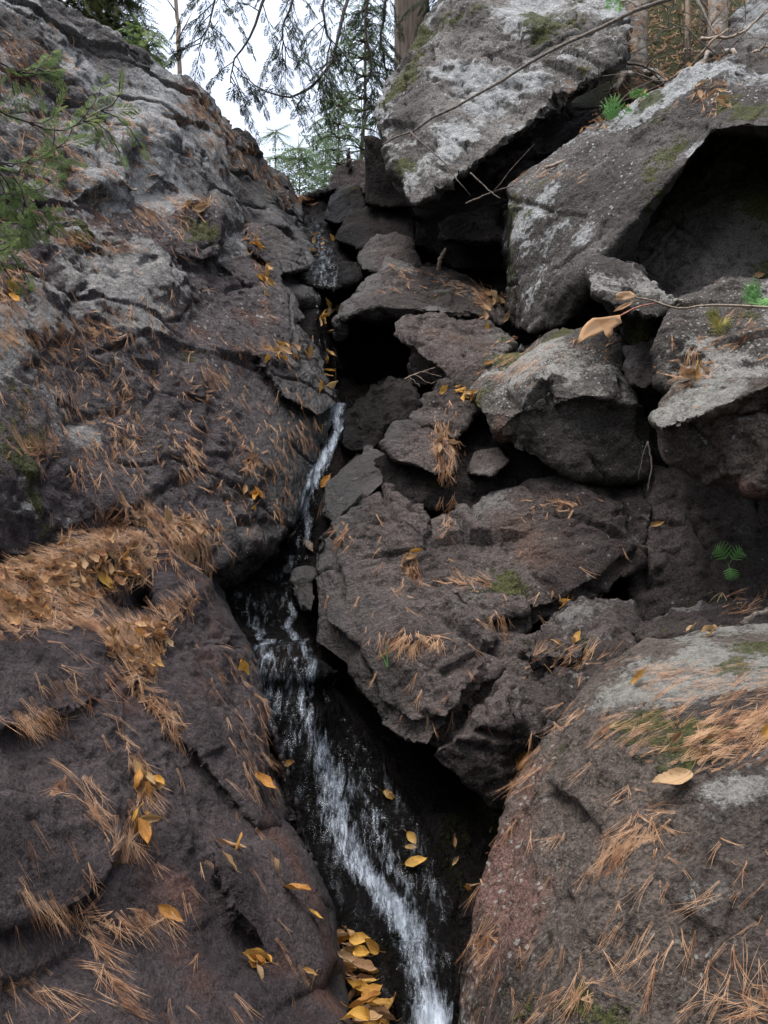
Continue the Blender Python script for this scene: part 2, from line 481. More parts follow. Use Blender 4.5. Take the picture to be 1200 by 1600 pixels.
bed_pts = [(330, 930, 3.7), (450, 900, 4.05), (340, 1000, 3.35), (455, 1008, 3.42), (480, 960, 3.75), (440, 965, 3.75), (390, 1050, 3.32), (480, 1050, 3.3),
           (400, 1200, 3.1), (500, 1200, 3.1), (640, 1200, 3.25), (760, 1280, 3.2), (560, 1080, 3.5), (450, 1350, 2.9), (560, 1350, 2.88), (700, 1350, 2.95), (760, 1400, 2.9),
           (520, 1500, 2.65), (640, 1480, 2.6), (720, 1480, 2.62), (560, 1620, 2.35), (690, 1610, 2.25), (760, 1650, 2.35), (560, 1900, 1.75), (760, 1900, 1.75),
           (300, 1300, 3.0), (300, 1600, 2.5), (0, 1300, 2.6), (0, 1900, 1.9), (0, 950, 3.2), (200, 850, 3.7),
           (410, 850, 4.2), (510, 850, 4.15), (430, 760, 4.35), (530, 760, 4.35), (470, 680, 4.6), (560, 680, 4.7), (490, 600, 4.9), (560, 600, 5.9), (640, 600, 5.9),
           (490, 500, 5.3), (560, 500, 6.3), (640, 500, 6.3), (460, 400, 6.0), (560, 400, 6.2), (430, 330, 6.9), (560, 330, 7.0), (470, 315, 7.1), (560, 300, 7.4),
           (850, 1300, 3.4), (1000, 1300, 3.3), (1300, 1300, 3.2), (800, 1900, 2.0), (1300, 1900, 2.0), (1000, 900, 4.0), (1300, 900, 3.9), (800, 900, 4.5), (800, 600, 5.3), (1000, 600, 4.9), (1300, 600, 4.6),
           (700, 400, 6.6), (900, 400, 6.0), (1300, 400, 5.7), (700, 280, 7.6), (850, 250, 7.0), (1000, 215, 6.6), (1300, 190, 6.3), (850, 160, 7.6), (1300, 120, 7.2),
           (1600, 600, 4.4), (1600, 1300, 2.8), (1600, 200, 6.0), (1600, 1900, 1.8)]
bed = build_rock('gully_bed', [sheet_part(bed_pts, (0, .35, -.35))], M['bed'], voxel=.018, seed=3, big=.05, mid=.03, wetr=(.35, .6))
tag(bed, kind='structure')

# ---------------------------------------------------------------- left bank
cliff_pts = [(-700, -500, 4.0), (-150, -160, 4.5), (50, 0, 4.9), (120, 45, 5.1), (200, 95, 5.3), (265, 125, 5.5), (290, 128, 5.6), (330, 170, 5.9), (400, 232, 6.3), (445, 275, 6.7), (480, 308, 7.0),
             (-300, 50, 3.8), (0, 110, 4.25), (90, 180, 4.55), (160, 200, 4.75), (230, 190, 5.0), (300, 215, 5.3), (380, 285, 5.8), (440, 325, 6.3), (478, 345, 6.5),
             (110, 260, 4.15), (180, 235, 4.65), (195, 268, 4.45), (208, 272, 4.85), (212, 312, 4.8), (260, 270, 4.9), (290, 300, 5.0), (340, 330, 5.2), (400, 350, 5.7), (455, 365, 6.1), (480, 400, 6.0),
             (-700, 150, 2.4), (0, 300, 3.6), (100, 320, 3.9), (150, 290, 4.05), (198, 315, 4.3), (190, 390, 4.1), (240, 350, 4.5), (270, 410, 4.3), (330, 390, 5.0), (400, 400, 5.35), (440, 450, 5.4), (490, 470, 5.5)]
left_pts = [(-700, 0, 2.5), (-150, 280, 3.15), (0, 320, 3.58), (100, 330, 3.88), (190, 335, 4.25), (270, 345, 4.55), (300, 390, 4.55), (330, 400, 4.75), (345, 430, 4.75),
            (0, 450, 3.2), (120, 450, 3.6), (250, 430, 4.1), (330, 455, 4.45), (360, 500, 4.35), (420, 500, 4.7), (470, 520, 4.95), (500, 545, 5.05), (515, 600, 4.85),
            (0, 600, 2.95), (120, 600, 3.4), (250, 580, 3.8), (330, 560, 4.05), (400, 555, 4.35), (440, 545, 4.6), (480, 590, 4.6), (526, 640, 4.62),
            (-700, 650, 1.9), (0, 740, 2.7), (100, 720, 3.1), (200, 690, 3.42), (240, 640, 3.62), (300, 670, 3.75), (380, 650, 4.05), (440, 680, 4.2), (500, 690, 4.42),
            (-300, 830, 2.2), (0, 860, 2.62), (60, 850, 2.8), (110, 825, 2.95), (180, 790, 3.15), (230, 770, 3.3), (300, 770, 3.5), (370, 780, 3.75), (440, 770, 4.05), (480, 760, 4.25),
            (220, 810, 3.2), (300, 840, 3.35), (380, 845, 3.65), (440, 835, 3.95), (465, 815, 4.1), (160, 870, 3.2), (240, 880, 3.25), (330, 890, 3.45)]
blocks = [hull_part([(265, 335, 4.55), (300, 315, 4.75), (340, 325, 4.8), (345, 360, 4.7), (340, 405, 4.6), (310, 405, 4.45), (275, 395, 4.4)], .5),
          hull_part([(385, 350, 5.5), (430, 360, 5.6), (470, 390, 5.6), (480, 420, 5.5), (440, 430, 5.2), (390, 390, 5.2)], .5),
          hull_part([(335, 415, 4.75), (375, 400, 4.95), (430, 420, 5.1), (470, 460, 5.2), (480, 500, 5.05), (430, 510, 4.75), (370, 490, 4.6), (345, 460, 4.6)], .5),
          hull_part([(400, 555, 4.3), (440, 545, 4.5), (490, 580, 4.62), (528, 632, 4.62), (500, 650, 4.42), (440, 620, 4.25)], .4)]
o = boulder('rock_cliff', 'pale grey lichen-covered cliff rising to the ridge at upper left, needles on its ledges', [sheet_part(cliff_pts, (-.3, .7, -.5))], 'cliff', 'cliff', voxel=.013, cull=True, seed=11, big=.06, bigs=.5, mid=.03, mids=.16, fine=.008, crack=.045, aniso=(1, 1, 1.3), rot=(.3, .6, 0),
            tint=[(230, 190, 110, 60, (.1, -.2, .25, -.1)), (170, 340, 50, 70, (.1, -.2, .28, -.2)), (310, 300, 60, 60, (0, 0, -.12, .05)), (420, 320, 60, 50, (-.1, .05, -.4, .0)), (60, 330, 60, 60, (0, 0, -.15, .1))])
o = boulder('rocky_bank', 'dark purple-grey rock face left of the upper stream, strewn with rusty needles', [sheet_part(left_pts, (-.35, .6, -.4))] + blocks, 'left', 'rock', voxel=.010, cull=True, seed=12, big=.04, bigs=.42, mid=.026, mids=.13, fine=.007, jw=.42, crack=.024, rot=(.2, .5, .2),
            tint=[(70, 500, 110, 80, (.05, 0, .18, .05)), (250, 420, 130, 50, (0, 0, .14, 0)), (60, 760, 150, 90, (-.2, -.1, -.1, .08)), (420, 600, 160, 120, (.1, 0, -.25, -.2)), (310, 370, 40, 40, (-.1, 0, -.2, .2)), (330, 700, 150, 90, (.1, 0, -.3, -.2))])

slab_pts = [(-700, 860, 1.7), (0, 845, 2.85), (110, 812, 3.2), (205, 775, 3.45), (300, 800, 3.7), (345, 900, 3.7),
            (-300, 940, 2.0), (0, 920, 2.45), (90, 890, 2.7), (170, 860, 2.95), (240, 850, 3.15),
            (0, 1000, 2.2), (80, 992, 2.36), (150, 972, 2.6), (168, 945, 2.8), (190, 912, 2.98), (246, 903, 3.1), (205, 952, 3.12), (236, 957, 3.18), (180, 985, 2.66), (250, 965, 2.82), (320, 918, 3.15), (330, 960, 3.12),
            (0, 1030, 2.1), (110, 1030, 2.3), (200, 1040, 2.55), (270, 1030, 2.75), (330, 1000, 3.0), (390, 1012, 3.25),
            (0, 1150, 1.95), (130, 1120, 2.2), (220, 1110, 2.42), (300, 1090, 2.68), (360, 1080, 2.95), (405, 1080, 3.2),
            (0, 1300, 1.75), (130, 1250, 1.97), (200, 1230, 2.15), (280, 1200, 2.35), (350, 1180, 2.62), (400, 1170, 2.95), (420, 1180, 3.1),
            (0, 1450, 1.6), (150, 1420, 1.8), (220, 1340, 2.0), (300, 1350, 2.12), (390, 1300, 2.45), (440, 1290, 2.75), (455, 1290, 2.95),
            (0, 1620, 1.45), (200, 1620, 1.6), (330, 1500, 1.93), (420, 1470, 2.15), (500, 1400, 2.52), (515, 1420, 2.6), (400, 1600, 1.85), (520, 1500, 2.35), (530, 1520, 2.45),
            (545, 1620, 2.12), (-700, 1500, .9), (0, 2000, 1.1), (300, 2000, 1.3), (550, 2000, 1.65), (-700, 2100, .8)]
o = boulder('rock_slab', 'broad dark slab at lower left sloping down to the waterfall, leaf litter on its upper shelf', [sheet_part(slab_pts, (-.2, .6, -.45)),
            hull_part([(185, 1225, 2.16), (215, 1190, 2.3), (262, 1225, 2.33), (300, 1290, 2.25), (270, 1330, 2.12), (210, 1310, 2.08)], .3),
            hull_part([(205, 1062, 2.47), (300, 1012, 2.80), (388, 1022, 3.18), (412, 1180, 2.98), (436, 1288, 2.70), (400, 1292, 2.46), (300, 1175, 2.41)], .3),
            hull_part([(-200, 1010, 1.9), (0, 1006, 2.12), (80, 996, 2.29), (148, 1002, 2.45), (176, 1062, 2.42), (128, 1112, 2.17), (0, 1142, 1.90), (-200, 1150, 1.7)], .3),
            hull_part([(-200, 1290, 1.5), (0, 1260, 1.76), (110, 1238, 1.93), (185, 1330, 1.91), (150, 1415, 1.76), (0, 1450, 1.56), (-200, 1480, 1.35)], .3),
            hull_part([(330, 1330, 2.17), (420, 1320, 2.43), (505, 1420, 2.46), (528, 1500, 2.34), (470, 1530, 2.13), (360, 1430, 2.03)], .3)],
            'slab', 'rock', voxel=.0075, cull=True, seed=13, big=.034, bigs=.36, mid=.017, mids=.13, fine=.004, fines=.025, crack=.012, cracks=.55, jw=.6, aniso=(.6, 1, 1.2), rot=(0, .7, .3), wetr=(.10, .36))

# ---------------------------------------------------------------- boulders of the right bank
def B(name, label, mat, *hulls, t=.5, **kw):
    parts = []
    for h in hulls:
        tt = t
        if isinstance(h, dict): tt = h.get('t', t); h = h['p']
        parts.append(hull_part(h, tt))
    dmean = np.mean([p[2] for h in hulls for p in (h['p'] if isinstance(h, dict) else h)])
    kw.setdefault('voxel', float(.0026 * dmean))
    return boulder(name, label, parts, mat, **kw)

# great leaning block at the top
B('boulder', 'huge pale lichen-crusted block leaning out at the top, stick across it', 'pale',
  [(582, 192, 6.0), (598, 222, 5.7), (628, 262, 5.4), (644, 326, 5.1), (690, 295, 5.1), (760, 245, 5.15), (860, 170, 5.3), (972, 92, 5.5), (985, 40, 5.8), (960, -80, 6.4), (720, -60, 6.6), (680, 60, 6.3), (614, 130, 6.2)],
  t=1.3, seed=21, big=.06, bigs=.5, mid=.035, mids=.16, fine=.010, crack=.035, aniso=(.7, 1, 1.4), rot=(.2, -.75, 0), mst=(1, 1, 1),
  tint=[(650, 100, 40, 40, (0, 0, 0, .22)), (690, 190, 35, 30, (0, 0, 0, .2)), (850, 20, 90, 40, (0, 0, 0, .25)), (800, 150, 160, 100, (.05, 0, .1, -.1))])
B('boulder', 'black shadowed block wedged below the left tip of the leaning block', 'bed',  # shade under the leaning block is put into the colour: dark bed rock
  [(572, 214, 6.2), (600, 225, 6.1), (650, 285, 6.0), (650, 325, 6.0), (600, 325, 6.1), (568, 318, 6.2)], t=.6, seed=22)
B('boulder', 'dark flat-topped rock at the notch with a splintered stub behind', 'dark',
  [(515, 298, 6.9), (528, 265, 7.0), (560, 252, 7.0), (590, 262, 6.9), (595, 300, 6.7), (560, 305, 6.7)], t=.5, seed=23, mid=.022)
B('boulder', 'small wet dark rock below the notch rock, beside the highest water', 'bed',
  [(505, 345, 6.5), (520, 305, 6.7), (560, 292, 6.6), (572, 320, 6.4), (560, 345, 6.3), (525, 352, 6.3)], t=.4, seed=24, mid=.022)
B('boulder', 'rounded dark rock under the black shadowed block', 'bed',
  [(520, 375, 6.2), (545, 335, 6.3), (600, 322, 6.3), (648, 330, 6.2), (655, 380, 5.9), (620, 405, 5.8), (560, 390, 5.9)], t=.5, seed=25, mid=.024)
B('boulder', 'dark rock half in shade just right of the upper cascade', 'dark',
  [(560, 395, 5.9), (590, 365, 5.9), (640, 375, 5.8), (660, 420, 5.7), (600, 430, 5.6), (565, 420, 5.7)], t=.4, seed=26, mid=.022)
B('boulder', 'low wet step rock in the upper cascade, water spreading over it', 'bed',
  [(470, 445, 5.5), (490, 415, 5.75), (530, 405, 5.8), (570, 420, 5.75), (560, 440, 5.55), (520, 455, 5.45)], t=.4, seed=27, mid=.03, wetr=(.5, .9))
B('boulder', 'grey ledge rock deep in the recess under the leaning block', 'dark',
  [(683, 350, 5.8), (720, 335, 6.0), (795, 315, 5.9), (800, 370, 5.5), (740, 378, 5.5), (690, 374, 5.6)], t=.5, seed=28, mid=.024)
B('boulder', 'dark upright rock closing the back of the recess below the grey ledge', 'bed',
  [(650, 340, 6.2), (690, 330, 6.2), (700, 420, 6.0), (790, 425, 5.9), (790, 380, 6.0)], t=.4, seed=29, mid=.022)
# tall lichen-streaked boulder with the cave under it
B('boulder', 'tall boulder at upper right, lichen-streaked face above a black cave', 'tall',
  [(795, 292, 5.2), (818, 305, 5.0), (824, 520, 4.62), (880, 508, 4.5), (935, 408, 4.3), (990, 340, 4.3), (1060, 268, 4.25), (1112, 208, 4.3), (1085, 108, 4.9), (1010, 150, 5.05), (940, 200, 5.15), (860, 258, 5.2)],
  {'p': [(1085, 108, 4.9), (1150, 96, 4.9), (1260, 85, 4.9), (1500, 60, 4.8), (1500, 230, 4.1), (1260, 200, 4.1), (1160, 195, 4.15), (1108, 205, 4.28)], 't': .9},
  {'p': [(785, 320, 5.6), (812, 305, 5.2), (824, 518, 4.7), (798, 512, 5.1)], 't': .4},
  {'p': [(960, 320, 5.0), (1060, 240, 4.95), (1120, 190, 4.9), (1500, 160, 4.9), (1500, 520, 4.25), (1100, 520, 4.35), (940, 520, 4.6)], 't': .4},
  t=.8, seed=31, big=.04, bigs=.5, mid=.026, mids=.15, fine=.009, crack=.02, aniso=(1.3, 1, .8), rot=(0, -.8, 0), voxel=.0125,
  tint=[(1080, 130, 45, 40, (.2, -.2, .3, -.3)), (1030, 230, 60, 60, (0, 0, .15, .12)), (960, 330, 70, 60, (0, 0, .1, 0)), (1130, 160, 40, 25, (0, 0, 0, .3)), (870, 420, 60, 90, (-.1, 0, -.18, -.1)), (1080, 340, 130, 120, (-.1, -.5, -.4, .05))])
B('boulder', 'pale-topped ledge rock jutting below the cave, behind the orange maple leaf', 'spot',
  [(918, 415, 4.0), (935, 400, 4.1), (990, 412, 4.1), (1015, 440, 3.95), (1058, 470, 3.8), (1065, 500, 3.8), (1010, 500, 3.65), (960, 480, 3.65), (930, 460, 3.75)],
  {'p': [(940, 460, 3.9), (1050, 490, 3.9), (1060, 545, 3.95), (985, 545, 4.0)], 't': .4}, t=.5, seed=32, mid=.026)
B('boulder', 'spotted rock at the right edge under the twig, ferns growing on it', 'spot',
  [(1040, 500, 3.65), (1058, 466, 3.75), (1120, 452, 3.8), (1200, 438, 3.8), (1400, 430, 3.8), (1400, 600, 3.2), (1190, 610, 3.2), (1080, 625, 3.35), (1035, 600, 3.5), (1030, 545, 3.6)],
  t=.6, seed=33, big=.05, mid=.026)
B('boulder', 'small dark wedge rock between the spotted boulder and right-edge rock', 'dark',
  [(975, 545, 4.0), (1030, 530, 3.95), (1045, 570, 3.8), (1010, 610, 3.75), (985, 600, 3.8)], t=.4, seed=34)
B('boulder', 'grey flat-topped boulder jutting out above the mossy wall at right', 'near',
  [(1022, 655, 3.15), (1075, 600, 3.3), (1190, 568, 3.4), (1400, 545, 3.3), (1400, 590, 2.75), (1205, 600, 2.78), (1135, 630, 2.84), (1060, 662, 2.92), (1030, 672, 3.0)],
  {'p': [(1030, 668, 3.02), (1135, 634, 2.9), (1400, 600, 2.82), (1400, 740, 2.86), (1170, 768, 2.95), (1110, 750, 3.02), (1045, 715, 3.08)], 't': .5},
  {'p': [(1128, 668, 2.92), (1165, 655, 2.86), (1215, 648, 2.82), (1215, 720, 2.82), (1172, 764, 2.9), (1116, 738, 2.98)], 't': .3},
  t=.6, seed=35, big=.035, mid=.022, tint=[(1160, 700, 60, 60, (.3, -.6, .1, -.3)), (1100, 640, 150, 80, (0, -.4, .1, -.1))])
B('boulder', 'large lichen-spotted boulder in mid right, bright needles on its left slope', 'spot',
  [(765, 560, 4.45), (865, 516, 4.45), (930, 508, 4.35), (975, 548, 4.1), (993, 632, 3.8), (920, 618, 3.72), (850, 595, 3.82), (800, 645, 3.8), (748, 650, 3.95), (735, 620, 4.1)],
  {'p': [(746, 640, 3.96), (800, 642, 3.80), (860, 600, 3.80), (990, 629, 3.775), (1014, 655, 3.88), (1014, 745, 3.84), (900, 748, 3.80), (830, 712, 3.84), (760, 690, 3.90)], 't': .5},
  t=.6, seed=36, big=.05, mid=.026, crack=.035)
B('boulder', 'small brown rock tucked under the left of the large spotted boulder', 'dark',
  [(728, 742, 4.0), (742, 705, 4.05), (785, 692, 4.05), (798, 720, 3.95), (765, 748, 3.9)], t=.3, seed=37)
B('boulder', 'slanting rough rock left of the spotted boulder, yellow leaves caught on top', 'dark',
  [(640, 655, 4.3), (680, 605, 4.5), (720, 575, 4.55), (790, 545, 4.5), (770, 600, 4.25), (745, 640, 4.1), (715, 690, 4.05), (660, 665, 4.1)],
  t=.5, seed=38, mid=.026)
B('boulder', 'angular rock with a clump of needles at its right end, above the great boulder', 'dark',
  [(598, 695, 4.1), (618, 665, 4.2), (660, 655, 4.15), (700, 690, 4.0), (712, 735, 3.95), (680, 742, 3.92), (620, 722, 4.0)], t=.4, seed=39, mid=.022)
B('boulder', 'black mossy rock beside the narrow cascade under the dark hollow', 'bed',
  [(530, 660, 4.5), (560, 622, 4.6), (610, 585, 4.65), (645, 590, 4.6), (650, 640, 4.4), (605, 700, 4.3), (560, 712, 4.3), (532, 700, 4.35)], t=.5, seed=40, mid=.03, wetr=(.1, .4))
B('boulder', 'wet sloping rock right of the cascade below the black mossy rock', 'dark',
  [(498, 800, 4.05), (512, 755, 4.15), (575, 702, 4.3), (605, 715, 4.25), (600, 755, 4.05), (560, 790, 3.95), (520, 820, 3.95)], t=.4, seed=41, mid=.022)
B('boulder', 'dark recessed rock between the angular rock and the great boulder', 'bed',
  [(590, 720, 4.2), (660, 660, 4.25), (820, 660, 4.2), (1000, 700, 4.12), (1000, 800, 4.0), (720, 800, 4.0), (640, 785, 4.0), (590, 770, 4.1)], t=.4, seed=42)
# overhanging slab and the dark hollow
B('boulder', 'long flat slab bridging the black hollow, needles on its right end', 'dark',
  [(524, 500, 4.95), (545, 470, 5.05), (600, 404, 5.5), (660, 412, 5.6), (718, 425, 5.55), (760, 455, 5.35), (796, 488, 5.2), (740, 486, 4.95), (650, 480, 4.85), (590, 478, 4.85), (610, 500, 4.90), (700, 507, 4.95), (785, 512, 5.1)],
  {'p': [(524, 500, 4.95), (548, 478, 4.95), (560, 500, 5.0), (545, 525, 5.0), (528, 530, 5.0)], 't': .3},
  {'p': [(600, 480, 5.3), (790, 490, 5.4), (790, 505, 5.4), (610, 500, 5.4)], 't': .4},
  t=.95, seed=43, big=.04, mid=.024)
B('boulder', 'wedge-shaped rock under the flat slab, small yellow leaf on top', 'dark',
  [(613, 500, 4.7), (635, 488, 4.85), (720, 503, 5.0), (795, 522, 5.0), (800, 545, 4.8), (745, 582, 4.45), (722, 602, 4.45), (695, 588, 4.5), (655, 556, 4.55), (616, 528, 4.62)],
  {'p': [(640, 545, 4.8), (720, 590, 4.6), (715, 612, 4.6), (640, 600, 4.9)], 't': .3}, t=.4, seed=44, mid=.024)
# great central boulder in lobes
great = [
  dict(p=[(487, 838, 3.78), (512, 815, 3.85), (555, 818, 3.75), (572, 768, 3.95), (602, 753, 4.0), (655, 768, 3.95), (668, 800, 3.8), (668, 900, 3.55), (600, 965, 3.42), (540, 1040, 3.40), (492, 1005, 3.5), (484, 900, 3.62)], t=.7),
  dict(p=[(690, 830, 3.78), (712, 795, 3.88), (770, 758, 3.98), (842, 757, 3.95), (900, 735, 3.95), (942, 722, 3.92), (1002, 762, 3.85), (1018, 805, 3.78), (1000, 880, 3.65), (940, 932, 3.52), (850, 965, 3.40), (800, 1000, 3.35), (720, 960, 3.40), (690, 900, 3.55)], t=.7),
  dict(p=[(640, 830, 3.8), (700, 810, 3.85), (710, 960, 3.5), (640, 960, 3.5)], t=.5),
  dict(p=[(495, 850, 3.74), (580, 790, 3.78), (660, 820, 3.70), (700, 950, 3.42), (570, 1010, 3.33), (505, 970, 3.46)], t=.4),
  dict(p=[(660, 840, 3.76), (850, 775, 3.80), (980, 775, 3.78), (985, 860, 3.62), (880, 940, 3.40), (770, 970, 3.32), (670, 940, 3.42)], t=.4),
  dict(p=[(570, 1000, 3.34), (700, 930, 3.36), (780, 1000, 3.26), (700, 1120, 3.02), (640, 1130, 3.05), (585, 1090, 3.14)], t=.4),
  dict(p=[(770, 985, 3.36), (860, 1000, 3.28), (850, 1130, 3.2), (770, 1210, 3.16), (655, 1165, 3.12), (700, 1050, 3.25)], t=.4),
  dict(p=[(540, 1040, 3.38), (575, 975, 3.45), (640, 950, 3.38), (720, 955, 3.36), (800, 995, 3.32), (790, 1040, 3.22), (668, 1168, 3.02), (630, 1165, 3.05), (585, 1130, 3.12), (560, 1090, 3.25), (640, 1010, 3.18), (700, 1080, 3.08)], t=.5),
  dict(p=[(800, 1040, 3.24), (830, 1090, 3.2), (845, 1165, 3.15), (776, 1264, 3.08), (740, 1240, 3.08), (672, 1180, 3.05), (720, 1150, 3.02), (780, 1120, 3.04)], t=.5)]
B('boulder', 'great dark angular boulder overhanging the lower falls in the centre', 'dark', *great,
  seed=45, big=.05, bigs=.42, mid=.02, mids=.14, fine=.008, crack=.034, cracks=.4, voxel=.0085, wetr=(.10, .42), rot=(.3, .5, 0))
B('boulder', 'small rounded wet rock at the left foot of the great boulder', 'dark',
  [(452, 920, 3.72), (465, 893, 3.8), (488, 895, 3.78), (495, 930, 3.65), (490, 960, 3.6), (462, 952, 3.62)], t=.3, seed=46, mid=.02)
B('boulder', 'mossy dark rock wall behind the fern at right', 'dark',
  [(1000, 770, 3.9), (1030, 745, 3.9), (1130, 735, 3.95), (1400, 700, 3.9), (1400, 1010, 3.4), (1180, 1000, 3.45), (1010, 1010, 3.55), (985, 930, 3.65), (992, 850, 3.75)], t=.5, seed=47, big=.05, mid=.026, crack=.04)
B('boulder', 'brown knobbly rock resting above the near boulder, leaves on its left', 'dark',
  [(818, 1012, 3.08), (868, 955, 3.22), (932, 930, 3.28), (985, 946, 3.22), (1006, 990, 3.1), (980, 1022, 2.95), (885, 1035, 2.9), (822, 1042, 2.98)], t=.5, seed=48, mid=.03, mids=.09)
B('boulder', 'lower brown rock between the great boulder and the near boulder', 'dark',
  [(797, 1082, 2.92), (868, 1022, 3.0), (960, 1000, 3.0), (1005, 1012, 2.92), (962, 1062, 2.72), (880, 1125, 2.66), (838, 1158, 2.7), (802, 1115, 2.8)], t=.5, seed=49, mid=.03, mids=.09)
B('boulder', 'thin dark ledge stone behind the top of the near boulder', 'dark',
  [(980, 985, 3.05), (1060, 960, 3.1), (1140, 955, 3.1), (1300, 930, 3.1), (1300, 985, 2.85), (1100, 992, 2.9), (1000, 1000, 2.95)], t=.4, seed=50, mid=.025)
B('boulder', 'big near boulder at lower right, needles on its grey top and pinkish side', 'near',
  [(905, 1085, 2.55), (940, 1050, 2.65), (1012, 1002, 2.8), (1100, 985, 2.85), (1200, 975, 2.82), (1500, 960, 2.7),
   (832, 1180, 2.42), (925, 1135, 2.25), (1000, 1190, 1.97), (1100, 1230, 1.82), (1200, 1240, 1.72), (1500, 1240, 1.5),
   (792, 1262, 2.36), (745, 1400, 2.2), (706, 1620, 2.02), (790, 1500, 1.88), (900, 1450, 1.72), (1000, 1420, 1.65), (1200, 1420, 1.52), (1500, 1420, 1.35), (1000, 1800, 1.38), (1500, 1900, 1.1), (690, 1800, 1.8), (800, 1850, 1.5)],
  t=.6, seed=51, big=.022, bigs=.35, mid=.012, mids=.1, fine=.004, fines=.022, crack=.012, voxel=.0062, aniso=(1.3, 1, .8), rot=(0, -.6, 0), wetr=(.05, .2),
  tint=[(1080, 1030, 170, 50, (.0, -.3, .10, -.1)), (1000, 1090, 90, 40, (0, -.2, .08, 0)), (850, 1350, 110, 130, (.1, .3, -.3, -.3)), (1060, 1170, 150, 60, (-.1, -.2, -.1, .16)), (1150, 1230, 70, 25, (.1, -.3, .4, -.3)), (1060, 1380, 110, 90, (-.1, -.2, .14, .08)), (900, 1570, 200, 70, (-.2, -.1, -.15, .08))])

# ---------------------------------------------------------------- ray casting onto the rocks
bpy.context.view_layer.update()
DG = bpy.context.evaluated_depsgraph_get()
def hit(px, py):
    ok, loc, nor, idx, ob, _ = SC.ray_cast(DG, EYE, ray(px, py), distance=40)
    if not ok: return None
    if nor.dot(ray(px, py)) > 0: nor = -nor
    return loc, nor, ob
CAMX = Vector((1, 0, 0)); CAMU = Vector((0, -SP, CP)); CAMF = Vector((0, CP, SP))

# ---------------------------------------------------------------- water
def water_mat():
    m, t, B = nt('stream_water'); L = t.links
    out = t.nodes['Material Output']
    at = N(t, 'ShaderNodeAttribute'); at.attribute_name = 'foam'
    uv = N(t, 'ShaderNodeUVMap')
    def un(sx, sy, det, dis):
        mp = N(t, 'ShaderNodeMapping'); mp.inputs['Scale'].default_value = (sx, sy, 1); L.new(uv.outputs[0], mp.inputs['Vector'])
        return noise(t, mp.outputs[0], 1.0, det, .62, dis)
    n0 = un(46, 11, 2, .8); n1 = un(150, 26, 3, .6); n2 = un(330, 90, 2, .3)
    nn = mth(t, 'ADD', mth(t, 'ADD', mth(t, 'MULTIPLY', n0, .42), mth(t, 'MULTIPLY', n1, .36)), mth(t, 'MULTIPLY', n2, .22))
    f = ramp(t, mth(t, 'ADD', at.outputs['Fac'], mth(t, 'MULTIPLY', mth(t, 'SUBTRACT', nn, .5), 2.2)), .30, 1.25)
    B.inputs['Base Color'].default_value = (.38, .44, .52, 1)
    B.inputs['Roughness'].default_value = .35
    B.inputs['Subsurface Weight'].default_value = 0
    gl = N(t, 'ShaderNodeBsdfGlossy'); gl.inputs['Roughness'].default_value = .06; gl.inputs['Color'].default_value = (.8, .85, .9, 1)
    tr = N(t, 'ShaderNodeBsdfTransparent'); tr.inputs['Color'].default_value = (.86, .88, .88, 1)
    fr = N(t, 'ShaderNodeFresnel'); fr.inputs['IOR'].default_value = 1.33
    bp = N(t, 'ShaderNodeBump'); bp.inputs['Strength'].default_value = 1.0; bp.inputs['Distance'].default_value = .012
    L.new(nn, bp.inputs['Height'])
    for x in (gl, fr, B): L.new(bp.outputs[0], x.inputs['Normal'])
    m1 = N(t, 'ShaderNodeMixShader'); L.new(mth(t, 'MULTIPLY', fr.outputs[0], ramp(t, n0, .44, .64, .03, .9)), m1.inputs[0]); L.new(tr.outputs[0], m1.inputs[1]); L.new(gl.outputs[0], m1.inputs[2])
    m2 = N(t, 'ShaderNodeMixShader'); L.new(f, m2.inputs[0]); L.new(m1.outputs[0], m2.inputs[1]); L.new(B.outputs[0], m2.inputs[2])
    L.new(m2.outputs[0], out.inputs['Surface'])
    return m
M['water'] = water_mat()

